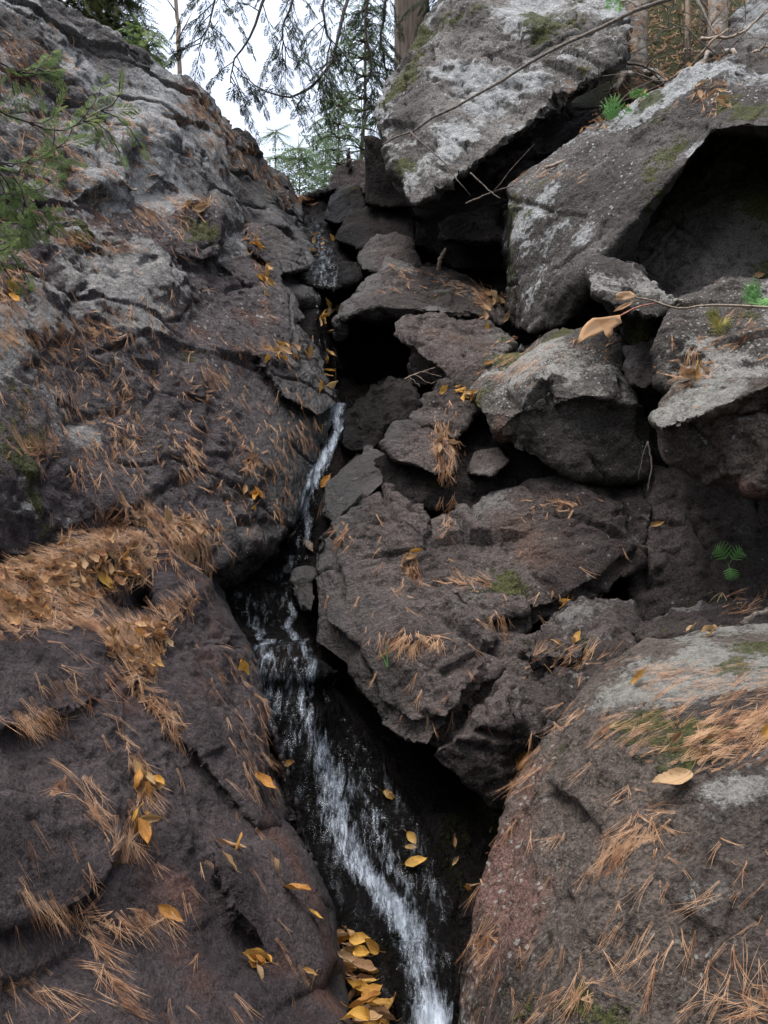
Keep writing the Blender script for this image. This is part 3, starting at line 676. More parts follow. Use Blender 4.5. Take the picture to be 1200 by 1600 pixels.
def water_sheet(name, st, cores, nu=44, step=5.0, lift=.018, seed=0):
    """st: (py, left px, right px); cores: white threads (px, py, half width px, strength)"""
    st = sorted(st); ys_ = np.arange(st[0][0], st[-1][0] + 1, step)
    Lx = np.interp(ys_, [s[0] for s in st], [s[1] for s in st]); Rx = np.interp(ys_, [s[0] for s in st], [s[2] for s in st])
    nv = len(ys_)
    PXa = Lx[:, None] + (Rx - Lx)[:, None] * np.linspace(0, 1, nu)[None]
    PYa = np.repeat(ys_[:, None], nu, 1)
    Dm = np.zeros((nv, nu))
    for j in range(nv):
        for i in range(nu):
            h = hit(PXa[j, i], PYa[j, i])
            Dm[j, i] = (h[0] - EYE).dot(CAMF) if h else np.nan
    med = np.nanmedian(Dm, axis=1)
    k = 5
    medp = np.array([np.median(med[max(0, j - k):j + k + 1]) for j in range(nv)])
    Dm = np.where(np.isnan(Dm), medp[:, None], Dm)
    Dm = np.clip(Dm, medp[:, None] - .14, medp[:, None] + .14)
    for _ in range(3):
        q = np.pad(Dm, 1, mode='edge')
        Dm = np.minimum(Dm, (q[:-2, 1:-1] + q[2:, 1:-1] + q[1:-1, :-2] + q[1:-1, 2:] + 2 * Dm) / 6)
    Dm = Dm - lift
    W = PA(np.stack([PXa.ravel(), PYa.ravel(), Dm.ravel()], 1))
    um = ((PXa - 600) / FPX * medp[:, None]).ravel(); vm = np.cumsum(np.concatenate([[0], np.linalg.norm(np.diff(W.reshape(nv, nu, 3)[:, nu // 2], axis=0), axis=1)]))
    vm = np.repeat(vm[:, None], nu, 1).ravel()
    foam = np.zeros(nv * nu)
    for c in cores:
        cx = np.interp(PYa.ravel(), [p[1] for p in c], [p[0] for p in c]); cw = np.interp(PYa.ravel(), [p[1] for p in c], [p[2] for p in c]); cs = np.interp(PYa.ravel(), [p[1] for p in c], [p[3] for p in c])
        ins = (PYa.ravel() >= c[0][1] - 6) & (PYa.ravel() <= c[-1][1] + 6)
        wob = fbm(np.stack([um * 0, vm / .12, um * 0 + seed], 1), 3, seed) * 14
        foam = np.maximum(foam, ins * cs * np.exp(-((PXa.ravel() - cx - wob) / cw) ** 2))
    q = np.stack([um / .012, vm / .06, vm * 0], 1)
    rip = fbm(q, 3, seed + 3) * .006 + foam * .022
    W = W - np.array(CAMF)[None] * rip[:, None] * .7 + np.array([0, 0, 1.0])[None] * rip[:, None] * .4
    edge = np.minimum(np.linspace(0, 1, nu), 1 - np.linspace(0, 1, nu))
    W = W + np.array(CAMF)[None] * (np.repeat(np.clip(.06 - edge, 0, 1)[None], nv, 0).ravel() * .6)[:, None]
    ii = np.arange(nv * nu).reshape(nv, nu)
    F = np.stack([ii[:-1, :-1].ravel(), ii[1:, :-1].ravel(), ii[1:, 1:].ravel(), ii[:-1, 1:].ravel()], 1)
    me = mesh_np(name, W, F, M['water'], True, np.stack([um, vm], 1))
    at = me.attributes.new('foam', 'FLOAT', 'POINT'); at.data.foreach_set('value', foam.astype(np.float32))
    o = link(bpy.data.objects.new(name, me)); tag(o, kind='structure')
    return o
W1 = water_sheet('lower_waterfall_water', [(1000, 396, 482), (1040, 390, 496), (1100, 404, 530), (1180, 418, 590), (1260, 445, 650), (1340, 482, 700), (1400, 515, 724), (1470, 540, 720), (1540, 556, 712), (1640, 560, 706)],
    [[(474, 1004, 13, .55), (486, 1040, 15, .55), (478, 1090, 18, .5), (492, 1140, 24, .52), (503, 1190, 32, .58), (512, 1230, 36, .62), (522, 1280, 36, .66), (552, 1340, 34, .70), (592, 1390, 34, .72), (622, 1425, 36, .84), (645, 1480, 36, .66), (665, 1540, 34, .62), (676, 1575, 40, .85), (680, 1600, 48, 1.1), (684, 1640, 60, 1.1)],
     [(415, 1006, 22, .55), (410, 1060, 26, .50), (422, 1120, 28, .46), (440, 1190, 26, .34), (470, 1260, 20, .25)],
     [(445, 1010, 34, .34), (455, 1100, 40, .36), (480, 1180, 44, .36), (540, 1200, 34, .40), (575, 1290, 40, .42), (620, 1370, 30, .42), (650, 1430, 18, .42)],
     [(560, 1100, 18, .26), (600, 1220, 22, .32), (655, 1340, 24, .34), (690, 1440, 16, .32)]], seed=2)
W2 = water_sheet('middle_cascade_water', [(628, 506, 548), (660, 500, 540), (700, 484, 528), (740, 472, 514), (780, 464, 502), (820, 448, 492), (860, 440, 490)],
    [[(528, 636, 14, .7), (526, 665, 14, .82), (518, 690, 16, .82), (505, 715, 15, .86), (494, 740, 13, .88), (488, 770, 12, .82), (481, 810, 10, .7), (476, 850, 10, .45)],
     [(455, 800, 8, .5), (462, 850, 8, .45)]], nu=24, step=4, seed=4)
W3 = water_sheet('ledge_stream_water', [(866, 434, 486), (890, 428, 480), (920, 350, 470), (950, 345, 472), (990, 392, 470), (1004, 398, 480)],
    [[(455, 876, 12, .46), (462, 905, 10, .4), (430, 930, 14, .3), (466, 960, 8, .66), (446, 985, 10, .62), (462, 1002, 10, .66)],
     [(380, 930, 24, .34), (400, 960, 24, .28), (402, 1002, 6, .75)]], nu=34, step=4, seed=6)
W4 = water_sheet('upper_cascade_water', [(340, 474, 492), (375, 488, 516), (400, 486, 528), (430, 482, 536), (460, 490, 522), (500, 496, 518), (560, 500, 522), (600, 506, 528), (634, 512, 548)],
    [[(500, 380, 10, .46), (508, 410, 12, .46), (505, 450, 8, .4), (508, 520, 6, .36), (514, 590, 6, .42), (525, 630, 8, .55)], [(528, 425, 8, .3), (518, 450, 6, .3)]], nu=20, step=4, seed=8)

# ---------------------------------------------------------------- fallen needles
def plain_mat(name, cols, rough=.7, scale=9.0, random_obj=True, spec=.2, trans=0.0):
    m, t, B = nt(name); L = t.links
    tc = N(t, 'ShaderNodeTexCoord')
    n = noise(t, tc.outputs['Object'], scale, 3, .6)
    cr = N(t, 'ShaderNodeValToRGB')
    el = cr.color_ramp.elements
    while len(el) < len(cols): el.new(.5)
    for i, c in enumerate(cols):
        el[i].position = i / max(1, len(cols) - 1); el[i].color = (*c, 1)
    if random_obj:
        oi = N(t, 'ShaderNodeObjectInfo')
        L.new(mth(t, 'ADD', mth(t, 'MULTIPLY', oi.outputs['Random'], .75), mth(t, 'MULTIPLY', n, .3)), cr.inputs[0])
    else:
        L.new(ramp(t, n, .3, .7), cr.inputs[0])
    L.new(cr.outputs[0], B.inputs['Base Color'])
    B.inputs['Roughness'].default_value = rough; B.inputs['Specular IOR Level'].default_value = spec
    if trans > 0:
        tl = N(t, 'ShaderNodeBsdfTranslucent'); L.new(cr.outputs[0], tl.inputs[0])
        ms = N(t, 'ShaderNodeMixShader'); ms.inputs[0].default_value = trans
        L.new(B.outputs[0], ms.inputs[1]); L.new(tl.outputs[0], ms.inputs[2]); L.new(ms.outputs[0], t.nodes['Material Output'].inputs[0])
    return m
M['needle'] = plain_mat('dry_pine_needles', [(.14, .064, .033), (.30, .16, .085), (.42, .265, .16), (.24, .118, .06)], scale=14, random_obj=False)
def leafy(m):
    t = m.node_tree; L = t.links; B = t.nodes['Principled BSDF']
    tc = N(t, 'ShaderNodeTexCoord'); sx = N(t, 'ShaderNodeSeparateXYZ'); L.new(tc.outputs['Object'], sx.inputs[0])
    ay = mth(t, 'ABSOLUTE', sx.outputs['Y'])
    ph = mth(t, 'SINE', mth(t, 'MULTIPLY', mth(t, 'SUBTRACT', sx.outputs['X'], mth(t, 'MULTIPLY', ay, .8)), 62.0))
    vein = mth(t, 'MAXIMUM', ramp(t, ph, .75, 1.0, 0, .6), ramp(t, ay, .03, .008))
    old = B.inputs['Base Color'].links[0].from_socket
    spots = ramp(t, noise(t, tc.outputs['Object'], 9, 4, .7), .56, .68)
    col = mix(t, mth(t, 'MULTIPLY', spots, .7), old, mix(t, 1.0, old, (.42, .32, .26), 'MULTIPLY'))
    col = mix(t, mth(t, 'MULTIPLY', vein, .35), col, mix(t, 1.0, old, (.62, .5, .4), 'MULTIPLY'))
    L.new(col, B.inputs['Base Color'])
    for n in t.nodes:
        if n.type == 'BSDF_TRANSLUCENT': L.new(col, n.inputs[0])
    bp = N(t, 'ShaderNodeBump'); bp.inputs['Strength'].default_value = .5; bp.inputs['Distance'].default_value = .003
    L.new(vein, bp.inputs['Height']); L.new(bp.outputs[0], B.inputs['Normal'])
    B.inputs['Roughness'].default_value = .55
    return m
M['leaf'] = plain_mat('fallen_leaf', [(.22, .10, .035), (.42, .20, .045), (.52, .30, .06), (.34, .20, .085), (.44, .33, .18)], scale=22, trans=.25)
M['leaf_brown'] = plain_mat('dry_tan_leaf', [(.15, .08, .042), (.30, .18, .095), (.43, .30, .175), (.36, .21, .09)], scale=22, trans=.2)

def inside(x, y, poly):
    ins = False
    for (x1, y1), (x2, y2) in zip(poly, poly[1:] + poly[:1]):
        if (y1 > y) != (y2 > y) and x < (x2 - x1) * (y - y1) / (y2 - y1) + x1: ins = not ins
    return ins

def fascicle(acc, loc, nor, ang, length, nn=4, spread=.13, lift=.1, width=.0016):
    s = CAMX * math.cos(ang) + CAMU * math.sin(ang)
    tdir = s - nor * s.dot(nor)
    if tdir.length < .05: tdir = nor.orthogonal()
    tdir.normalize()
    b = nor.cross(tdir)
    V = []; F = []
    for k in range(nn):
        a = random.gauss(0, spread); l = length * random.uniform(.75, 1.05); cv = random.uniform(-.32, .32)
        d = tdir * math.cos(a) + b * math.sin(a); q = nor.cross(d)
        rise = random.uniform(0, lift)
        base = loc + nor * .003
        for (f, w) in ((0, 1.0), (.35, 1.0), (.7, .9), (1, .35)):
            c = base + d * (l * f) + q * (l * cv * f * f) + nor * (l * rise * math.sin(f * 2.6) + .004 * k * .5)
            sd = (q + nor * random.uniform(-.5, .5)).normalized() * width * w
            V += [c - sd, c + sd]
        i0 = k * 8
        for j in range(3):
            F += [[i0 + 2 * j, i0 + 2 * j + 1, i0 + 2 * j + 3], [i0 + 2 * j, i0 + 2 * j + 3, i0 + 2 * j + 2]]
    acc.add([v[:] for v in V], F)

def strew(spec, label, name='pine_needles'):
    """spec rows: ('g', px, py, rx, ry, n, angle, spread) | ('p', poly, n, angle, spread) | ('l', pts, width, n)"""
    acc = Acc()
    for r in spec:
        pts = []
        if r[0] == 'g':
            for _ in range(r[5]): pts.append((random.gauss(r[1], r[3] * .72), random.gauss(r[2], r[4] * .72)))
            ang, sd = r[6], r[7]
        elif r[0] == 'p':
            xs_ = [p[0] for p in r[1]]; ys2 = [p[1] for p in r[1]]
            while len(pts) < r[2]:
                x, y = random.uniform(min(xs_), max(xs_)), random.uniform(min(ys2), max(ys2))
                if inside(x, y, r[1]): pts.append((x, y))
            ang, sd = r[3], r[4]
        else:
            for _ in range(r[3]):
                t = random.random() * (len(r[1]) - 1); i = min(int(t), len(r[1]) - 2); f = t - i
                x = r[1][i][0] * (1 - f) + r[1][i + 1][0] * f; y = r[1][i][1] * (1 - f) + r[1][i + 1][1] * f
                pts.append((x + random.gauss(0, r[2]), y + random.gauss(0, r[2])))
            ang, sd = -math.pi / 2, .75
        for (x, y) in pts:
            h = hit(x, y)
            if not h: continue
            d = (h[0] - EYE).dot(CAMF)
            fascicle(acc, h[0], h[1], random.gauss(ang, sd), random.uniform(.04, .09), random.choice((3, 4, 5, 5)), random.choice((.04, .06, .11)), random.uniform(.0, .03), width=.00023 * d ** .8)
    o = link(bpy.data.objects.new(name, acc.mesh(name, M['needle'], False)))
    return tag(o, label, 'needles', kind='stuff')

DN = -math.pi / 2
strew([('p', [(0, 885), (60, 870), (120, 832), (190, 785), (255, 795), (262, 850), (240, 905), (175, 935), (150, 990), (60, 985), (0, 1005)], 1050, 2.9, 1.0),
       ('p', [(150, 990), (240, 970), (320, 918), (305, 960), (255, 1000), (240, 1070), (195, 1050)], 280, 2.4, .9),
       ('l', [(195, 1030), (220, 1080), (275, 1135)], 8, 105), ('g', 285, 828, 40, 24, 190, DN, .7), ('g', 300, 870, 40, 26, 40, DN, .3)],
      'dense rusty pine needles heaped on the litter shelf at left')
strew([('g', 60, 705, 26, 12, 56, 3.0, .5), ('g', 120, 735, 10, 25, 10, DN, .3), ('g', 290, 708, 18, 30, 49, DN + .3, .3), ('g', 392, 718, 13, 16, 28, DN, .8), ('g', 160, 520, 38, 22, 62, 3.0, .6),
       ('g', 90, 545, 34, 30, 56, 2.7, .6), ('g', 35, 545, 50, 18, 42, 2.7, .3), ('g', 150, 620, 70, 90, 161, DN, .6), ('g', 300, 600, 90, 70, 49, DN, .5), ('g', 430, 550, 34, 8, 42, 2.9, .4),
       ('g', 335, 602, 26, 14, 28, 2.9, .6), ('g', 185, 665, 34, 50, 62, DN, .5), ('g', 250, 560, 120, 130, 77, DN, .5), ('g', 450, 640, 40, 60, 42, DN, .3), ('g', 390, 770, 60, 50, 70, DN, .5),
       ('g', 120, 382, 28, 5, 35, 3.0, .3), ('g', 182, 396, 26, 5, 28, 2.7, .3), ('g', 310, 322, 26, 7, 49, 3.1, .4), ('g', 282, 355, 16, 22, 21, DN, .4), ('l', [(385, 345), (400, 390), (413, 440), (422, 490)], 5, 37),
       ('g', 35, 440, 44, 34, 62, 2.9, .6), ('g', 20, 490, 30, 40, 42, 2.7, .5), ('l', [(352, 640), (375, 680), (392, 720)], 6, 24), ('g', 460, 700, 30, 50, 21, DN, .3)],
      'rusty pine needles scattered over the dark bank left of the stream')
strew([('g', 40, 110, 60, 40, 160, 2.7, .5), ('g', 110, 245, 90, 60, 200, 2.6, .6), ('g', 230, 225, 40, 40, 50, 2.6, .5), ('g', 300, 185, 26, 16, 50, 2.9, .4), ('l', [(300, 150), (340, 190), (400, 255), (450, 300)], 10, 204),
       ('g', 350, 240, 30, 25, 60, 2.5, .5), ('g', 470, 315, 18, 6, 60, 3, .5), ('g', 100, 330, 60, 50, 60, 2.8, .6), ('g', 240, 345, 40, 14, 50, 2.6, .4)],
      'orange pine needles along the ridge and ledges of the grey cliff')
strew([('l', [(212, 1190), (225, 1230), (202, 1270), (206, 1335)], 8, 55), ('g', 140, 1262, 10, 16, 24, DN, .4), ('l', [(25, 1380), (80, 1420), (150, 1440), (200, 1430), (262, 1432)], 6, 80), ('l', [(125, 1445), (160, 1510), (192, 1575)], 3, 34),
       ('g', 45, 1118, 34, 14, 40, -.5, .3), ('g', 190, 1340, 25, 16, 30, 1.2, .4), ('p', [(320, 1000), (400, 1010), (425, 1220), (400, 1260), (350, 1150), (300, 1010)], 55, DN, .25), ('p', [(0, 1020), (300, 1080), (420, 1300), (520, 1590), (0, 1590)], 60, DN, .4),
       ('g', 25, 1540, 26, 14, 30, 2.9, .6), ('g', 60, 1550, 20, 10, 10, DN, .3), ('l', [(70, 1250), (100, 1215), (140, 1212)], 3, 18), ('g', 400, 1190, 20, 60, 22, DN, .3), ('g', 120, 1060, 30, 30, 24, -.9, .4), ('l', [(180, 1120), (200, 1170), (212, 1200)], 3, 18)],
      'rusty pine needles caught in the cracks of the lower left slab')
strew([('p', [(935, 1125), (1050, 1080), (1200, 1050), (1260, 1080), (1260, 1200), (1080, 1212), (960, 1180), (912, 1172)], 240, .35, .45), ('p', [(1060, 1130), (1200, 1100), (1200, 1200), (1080, 1205)], 110, .3, .5), ('l', [(950, 1335), (985, 1312), (1050, 1285)], 4, 37), ('g', 1010, 1300, 30, 26, 30, DN, .6),
       ('p', [(720, 1590), (760, 1450), (950, 1440), (1200, 1450), (1200, 1600)], 75, DN, .5), ('g', 910, 1550, 22, 16, 18, DN, 1.3), ('g', 1180, 1565, 24, 16, 18, DN, 1.2), ('g', 765, 1465, 16, 12, 24, DN, 1.0), ('p', [(860, 1180), (960, 1200), (1100, 1300), (1200, 1300), (1200, 1450), (900, 1440), (820, 1300)], 45, DN, .7),
       ('g', 1040, 1060, 60, 14, 40, .3, .4), ('l', [(800, 1240), (830, 1185), (880, 1130), (930, 1090)], 12, 20), ('l', [(745, 1400), (770, 1340), (800, 1270)], 8, 10)],
      'tan pine needles lying across the near boulder')
strew([('g', 695, 690, 12, 34, 110, DN, .35), ('g', 642, 890, 9, 26, 50, DN, .3), ('g', 540, 830, 10, 14, 20, DN, .5), ('g', 702, 812, 8, 30, 26, DN, .3), ('g', 645, 1000, 30, 10, 60, DN, .6), ('g', 735, 915, 30, 8, 20, 2.7, .5), ('g', 785, 965, 8, 20, 14, DN, .3),
       ('p', [(500, 850), (650, 770), (900, 750), (980, 850), (800, 1000), (830, 1150), (640, 1150), (500, 1000)], 60, DN, .4), ('g', 765, 468, 18, 16, 60, 2.6, .5), ('p', [(600, 415), (720, 430), (760, 470), (600, 465)], 40, 2.8, .5), ('g', 870, 790, 40, 6, 20, 2.9, .3),
       ('g', 790, 580, 40, 30, 40, .7, .4), ('g', 890, 1040, 60, 20, 40, .6, .5), ('g', 1085, 560, 20, 40, 24, DN, .6), ('g', 1090, 590, 20, 6, 24, 2.9, .6), ('g', 1140, 520, 40, 30, 20, .6, .4), ('g', 1160, 950, 30, 14, 14, .4, .5), ('g', 960, 540, 60, 20, 10, .5, .5),
       ('g', 850, 280, 40, 6, 20, .5, .3), ('g', 1110, 150, 30, 20, 40, DN, .7), ('g', 835, 1180, 14, 40, 20, DN, .4), ('g', 700, 1090, 60, 40, 10, DN, .3)],
      'rusty pine needles lodged among the boulders of the right bank')

# ---------------------------------------------------------------- fallen leaves
def leaf_mesh(name, mat, w=.5, fold=.25, curl=.3, twist=.2, seed=0, maple=False):
    """thin leaf blade: unit length, cupped across, curled along, wavy margin with small teeth, and a stalk"""
    r = random.Random(seed)
    V = []; F = []
    if maple:
        prof = [(0, .03), (.04, .18), (.09, .30), (.14, .26), (.18, .20), (.26, .34), (.33, .50), (.38, .58), (.41, .44), (.45, .30), (.53, .28), (.60, .34), (.64, .26), (.72, .16), (.84, .08), (1.0, .0)]
    else:
        st = [i / 15 for i in range(16)]
        prof = [(f, w * .5 * math.sin(math.pi * f ** .8) ** (.75 + .5 * f) * (1 + .06 * (i % 2) + r.uniform(-.04, .04))) for i, f in enumerate(st)]
    ph = r.uniform(0, 6); ss = (-1, -.72, -.38, 0, .38, .72, 1); nc = len(ss)
    for (f, x) in prof:
        tw = twist * (f - .3); x = max(0, x)
        for s in ss:
            y = s * x
            z = fold * s * s * x * (1 + .4 * s * math.sin(3 * f + ph)) + curl * f * f + .035 * s * abs(s) * math.sin(11 * f + ph + s) + .02 * math.sin(7 * f + ph)
            V.append((f - .35 - .12 * curl * f * f, y * math.cos(tw) - z * math.sin(tw), z * math.cos(tw) + y * math.sin(tw)))
    for i in range(len(prof) - 1):
        for j in range(nc - 1):
            a = i * nc + j
            F += [[a, a + 1, a + nc + 1], [a, a + nc + 1, a + nc]]
    n0 = len(V)
    for (x, z) in ((-.36, 0), (-.47, .03), (-.6, .09)):
        V += [(x, -.010, z), (x, .010, z), (x, 0, z + .016)]
    for k in range(2):
        a = n0 + 3 * k
        for j in range(3):
            b = (j + 1) % 3
            F += [[a + j, a + b, a + 3 + b], [a + j, a + 3 + b, a + 3 + j]]
    return mesh_np(name, np.array(V), np.array(F), mat, True)
leafy(M['leaf']); leafy(M['leaf_brown'])
MAPLE = [leaf_mesh('leaf_blade', M['leaf'], 1, .25, .25, .3, 11, True), leaf_mesh('leaf_blade', M['leaf_brown'], 1, .5, .4, -.4, 12, True)]
LEAVES = [leaf_mesh('leaf_blade', M['leaf'], .46, .5, .4, .4, 1), leaf_mesh('leaf_blade', M['leaf'], .55, .35, .2, -.6, 2), leaf_mesh('leaf_blade', M['leaf'], .46, .6, .5, .6, 3), leaf_mesh('leaf_blade', M['leaf'], .5, .6, -.25, 1.0, 4)]
TAN = [leaf_mesh('leaf_blade', M['leaf_brown'], .5, .7, .45, .5, 5), leaf_mesh('leaf_blade', M['leaf_brown'], .42, .9, .3, -.8, 6), leaf_mesh('leaf_blade', M['leaf_brown'], .5, .5, .6, .3, 7), leaf_mesh('leaf_blade', M['leaf_brown'], .3, 1.3, .35, .4, 8)]
def put_leaf(px, py, size, meshes, label, group=None, ang=None, lift=0.0, tilt=.35, up=None):
    h = hit(px, py)
    if not h: return None
    loc, nor, ob = h
    if up: nor = (nor + Vector((0, 0, up))).normalized()
    a = random.uniform(-math.pi, math.pi) if ang is None else ang
    s = CAMX * math.cos(a) + CAMU * math.sin(a)
    t = s - nor * s.dot(nor)
    if t.length < .05: t = nor.orthogonal()
    t.normalize(); b = nor.cross(t)
    R = Matrix((t, b, nor)).transposed()
    R = R @ Matrix.Rotation(random.gauss(0, tilt), 3, 'X') @ Matrix.Rotation(random.gauss(0, tilt * .6), 3, 'Y')
    size *= .86
    o = bpy.data.objects.new('fallen_leaf', random.choice(meshes))
    o.matrix_world = Matrix.Translation(loc + nor * (.004 + lift)) @ R.to_4x4() @ Matrix.Diagonal((size, size * random.uniform(.6, 1.15), size * random.uniform(.6, 1.7), 1))
    link(o); tag(o, label, 'leaf', group)
    return o
SHELF = [(0, 890), (120, 850), (200, 840), (215, 900), (160, 930), (120, 960), (0, 990)]
def leaf_field(poly, n, meshes, label, group, s0=.045, s1=.07, lift=.02, **kw):
    c = 0
    xs_ = [p[0] for p in poly]; ys2 = [p[1] for p in poly]
    while c < n:
        x, y = random.uniform(min(xs_), max(xs_)), random.uniform(min(ys2), max(ys2))
        if inside(x, y, poly):
            put_leaf(x, y, random.uniform(s0, s1), meshes, label, group, lift=random.uniform(0, lift), **kw); c += 1
leaf_field(SHELF, 48, TAN + TAN + LEAVES[:1], 'curled tan leaf in the heap on the left litter shelf', 'leaves heaped on the litter shelf', .036, .058, lift=.012, up=.3)
leaf_field([(150, 990), (240, 970), (260, 1000), (235, 1060), (190, 1050)], 14, TAN + LEAVES[:1], 'curled tan leaf in the lower tongue of the left litter shelf', 'leaves in the litter tongue', .035, .055)
leaf_field([(528, 1470), (560, 1465), (575, 1500), (585, 1540), (612, 1590), (612, 1640), (545, 1640), (540, 1560)], 46, LEAVES + TAN, 'golden leaf in the wet pile at the foot of the falls', 'leaves piled at the foot of the falls', .06, .085, lift=.05, up=1.2)
CL = [('yellow leaf caught in the pocket at the top of the slab crack', 228, 1222, 26, 16, 12, LEAVES + TAN), ('yellow leaf in the slab crack below the leaf-filled pocket', 204, 1275, 8, 26, 7, LEAVES), ('pale leaf in the small group low on the slab', 402, 1515, 22, 14, 9, LEAVES + TAN),
      ('yellow leaf in the drift along the upper bank crack', 412, 420, 7, 26, 10, LEAVES), ('tan leaf in the short drift above the dark hollow, left bank', 440, 552, 30, 10, 14, TAN + LEAVES), ('yellow leaf lodged at the left lip of the dark hollow', 512, 490, 14, 18, 14, LEAVES + TAN),
      ('yellow leaf beside the stream below the dark hollow', 506, 590, 10, 26, 7, LEAVES), ('orange leaf high in the upper cascade', 500, 378, 16, 12, 8, TAN + LEAVES), ('leaf in the clump at the right end of the flat slab', 770, 472, 14, 18, 12, TAN), ('yellow leaf stacked in the cleft of the great boulder', 645, 880, 7, 18, 8, LEAVES + TAN),
      ('tan leaf in the needle clump on the angular rock', 693, 690, 9, 22, 8, TAN), ('yellow leaf on the rough rock left of the spotted boulder', 722, 612, 24, 14, 7, LEAVES), ('tan leaf on the brown knobbly rock', 880, 945, 14, 4, 3, LEAVES), ('tan leaf between the two brown rocks', 890, 1006, 22, 6, 5, TAN + LEAVES),
      ('tan leaf in the needle tuft right of the shelf', 288, 822, 28, 12, 12, TAN), ('yellow leaf in the tuft below the dark bank', 398, 780, 22, 22, 8, LEAVES), ('pale leaf in the tuft above the dark bank needles', 394, 715, 8, 10, 4, TAN), ('tan leaf beside the dark ledge stone', 1120, 985, 40, 12, 5, TAN + LEAVES),
      ('tan leaf lying among the needles on the near boulder', 1140, 1170, 60, 24, 5, TAN), ('orange leaf in the streak down the slab', 360, 1350, 16, 18, 4, LEAVES), ('orange leaf on the cliff ledge above the mossy block', 312, 318, 22, 4, 6, TAN), ('leaf on the small ledge below the pale cliff', 400, 385, 10, 14, 6, LEAVES),
      ('orange leaf on the left edge of the bank', 14, 445, 12, 24, 4, LEAVES), ('leaf wedged below the spotted right-edge rock', 1082, 588, 16, 6, 5, TAN + LEAVES), ('rust leaf on the moss above the cave', 1120, 150, 30, 16, 6, TAN)]
for (lab, x, y, sx, sy, n, ms) in CL:
    for _ in range(n if y < 640 else max(2, int(n * .72))):
        put_leaf(random.gauss(x, sx * .6), random.gauss(y, sy * .6), random.uniform(.042, .07) * (1.3 if y < 640 else 1), ms, lab, 'leaves: ' + lab, lift=random.uniform(0, .015), tilt=.5)
LEAVES = LEAVES + MAPLE[:1]; TAN = TAN + MAPLE[1:]
ONE = [(372, 1042, .085, LEAVES[1:2], 'bright yellow leaf flat on the dark slab left of the lip of the falls', -1.2), (402, 1222, .08, LEAVES[:1], 'yellow-green leaf at the slab edge beside the falls', -1.1), (450, 1195, .045, LEAVES[1:2], 'small yellow leaf stuck on wet rock left of the main jet', .2),
       (605, 1243, .06, LEAVES[3:4], 'orange leaf on the black wet rock right of the falls, the uppermost', -.8), (642, 1308, .06, LEAVES[:1], 'orange leaf on wet rock above the golden maple leaf', -.9), (646, 1350, .085, LEAVES[1:2], 'golden leaf draped on wet rock right of the falls', .2), (708, 1322, .045, TAN[:1], 'small brown leaf on the black rock near the near boulder', 1.4),
       (712, 1350, .04, TAN[:1], 'small dark brown leaf below the small brown leaf', 1.2), (726, 1390, .045, LEAVES[3:4], 'round orange leaf at the foot of the near boulder', 0), (508, 757, .09, LEAVES[1:2], 'broad yellow leaf stuck beside the middle cascade', 1.0), (500, 667, .05, LEAVES[:1], 'small yellow leaf left of the middle cascade', -.8), (521, 660, .04, LEAVES[3:4], 'orange leaf in the top of the middle cascade', 1),
       (476, 852, .085, TAN[:1], 'pinkish brown leaf hanging at the small wet rock', -1.2), (345, 1325, .085, TAN[2:3], 'pale curled leaf standing on the middle of the slab', -.6), (256, 1430, .075, LEAVES[1:2], 'pale yellow leaf at the end of the needle line on the slab', -.1), (476, 1521, .05, LEAVES[1:2], 'pale leaf alone low on the slab near the falls', 0),
       (452, 1395, .07, LEAVES[2:3], 'narrow yellow leaf on the slab edge by the falls', -.8), (486, 1432, .05, LEAVES[:1], 'orange leaf at the slab edge above the golden pile', -.9), (425, 1363, .045, TAN[:1], 'brown leaf on the slab edge above the narrow yellow leaf', 2.4), (1068, 1226, .095, TAN[2:3], 'ribbed tan leaf standing on the near boulder', -1.9), (1195, 1150, .075, LEAVES[1:2], 'yellow leaf at the right edge on the near boulder', 1),
       (1000, 1066, .075, LEAVES[:1], 'orange-tan leaf on the grey top of the near boulder', .1), (806, 1195, .075, LEAVES[2:3], 'orange leaf in the gap left of the near boulder', 1.0), (1024, 821, .065, LEAVES[1:2], 'orange leaf hanging in the mossy crack right of the great boulder', .1), (760, 513, .055, LEAVES[1:2], 'small pale yellow leaf on the wedge rock', 1.5), (762, 571, .06, LEAVES[3:4], 'orange leaf on the spotted boulder left slope', .3),
       (157, 907, .085, LEAVES[1:2], 'bright yellow leaf on top of the litter shelf', .1), (1182, 432, .06, TAN[:1], 'brown leaf on the rock at the cave mouth', .3), (742, 622, .06, LEAVES[:1], 'bright yellow leaf at the upper left of the spotted boulder', .8), (640, 1328, .05, LEAVES[:1], 'amber leaf just above the golden draped leaf', -.6)]
for (x, y, s, ms, lab, a) in ONE:
    put_leaf(x, y, s, ms, lab, None, a, .004, .2)

def leaf_litter(polys, label):
    """small leaves of the litter, too many and too small to tell apart"""
    acc = Acc()
    for (poly, n, ms) in polys:
        k = 0; xs_ = [p[0] for p in poly]; ys2 = [p[1] for p in poly]
        while k < n:
            x, y = random.uniform(min(xs_), max(xs_)), random.uniform(min(ys2), max(ys2))
            if not inside(x, y, poly): continue
            o = put_leaf(x, y, random.uniform(.03, .055), ms, 'x', lift=random.uniform(0, .012), up=.4); k += 1
            if o is None: continue
            me = o.data; V = np.empty(len(me.vertices) * 3, np.float32); me.vertices.foreach_get('co', V)
            F = np.empty(len(me.loops), np.int32); me.loops.foreach_get('vertex_index', F)
            Mw = np.array(o.matrix_world); acc.add(V.reshape(-1, 3) @ Mw[:3, :3].T + Mw[:3, 3], F.reshape(-1, 3))
            bpy.data.objects.remove(o)
    o = link(bpy.data.objects.new('leaf_litter', acc.mesh('leaf_litter', M['litter'])))
    tag(o, label, 'leaf litter', kind='stuff')
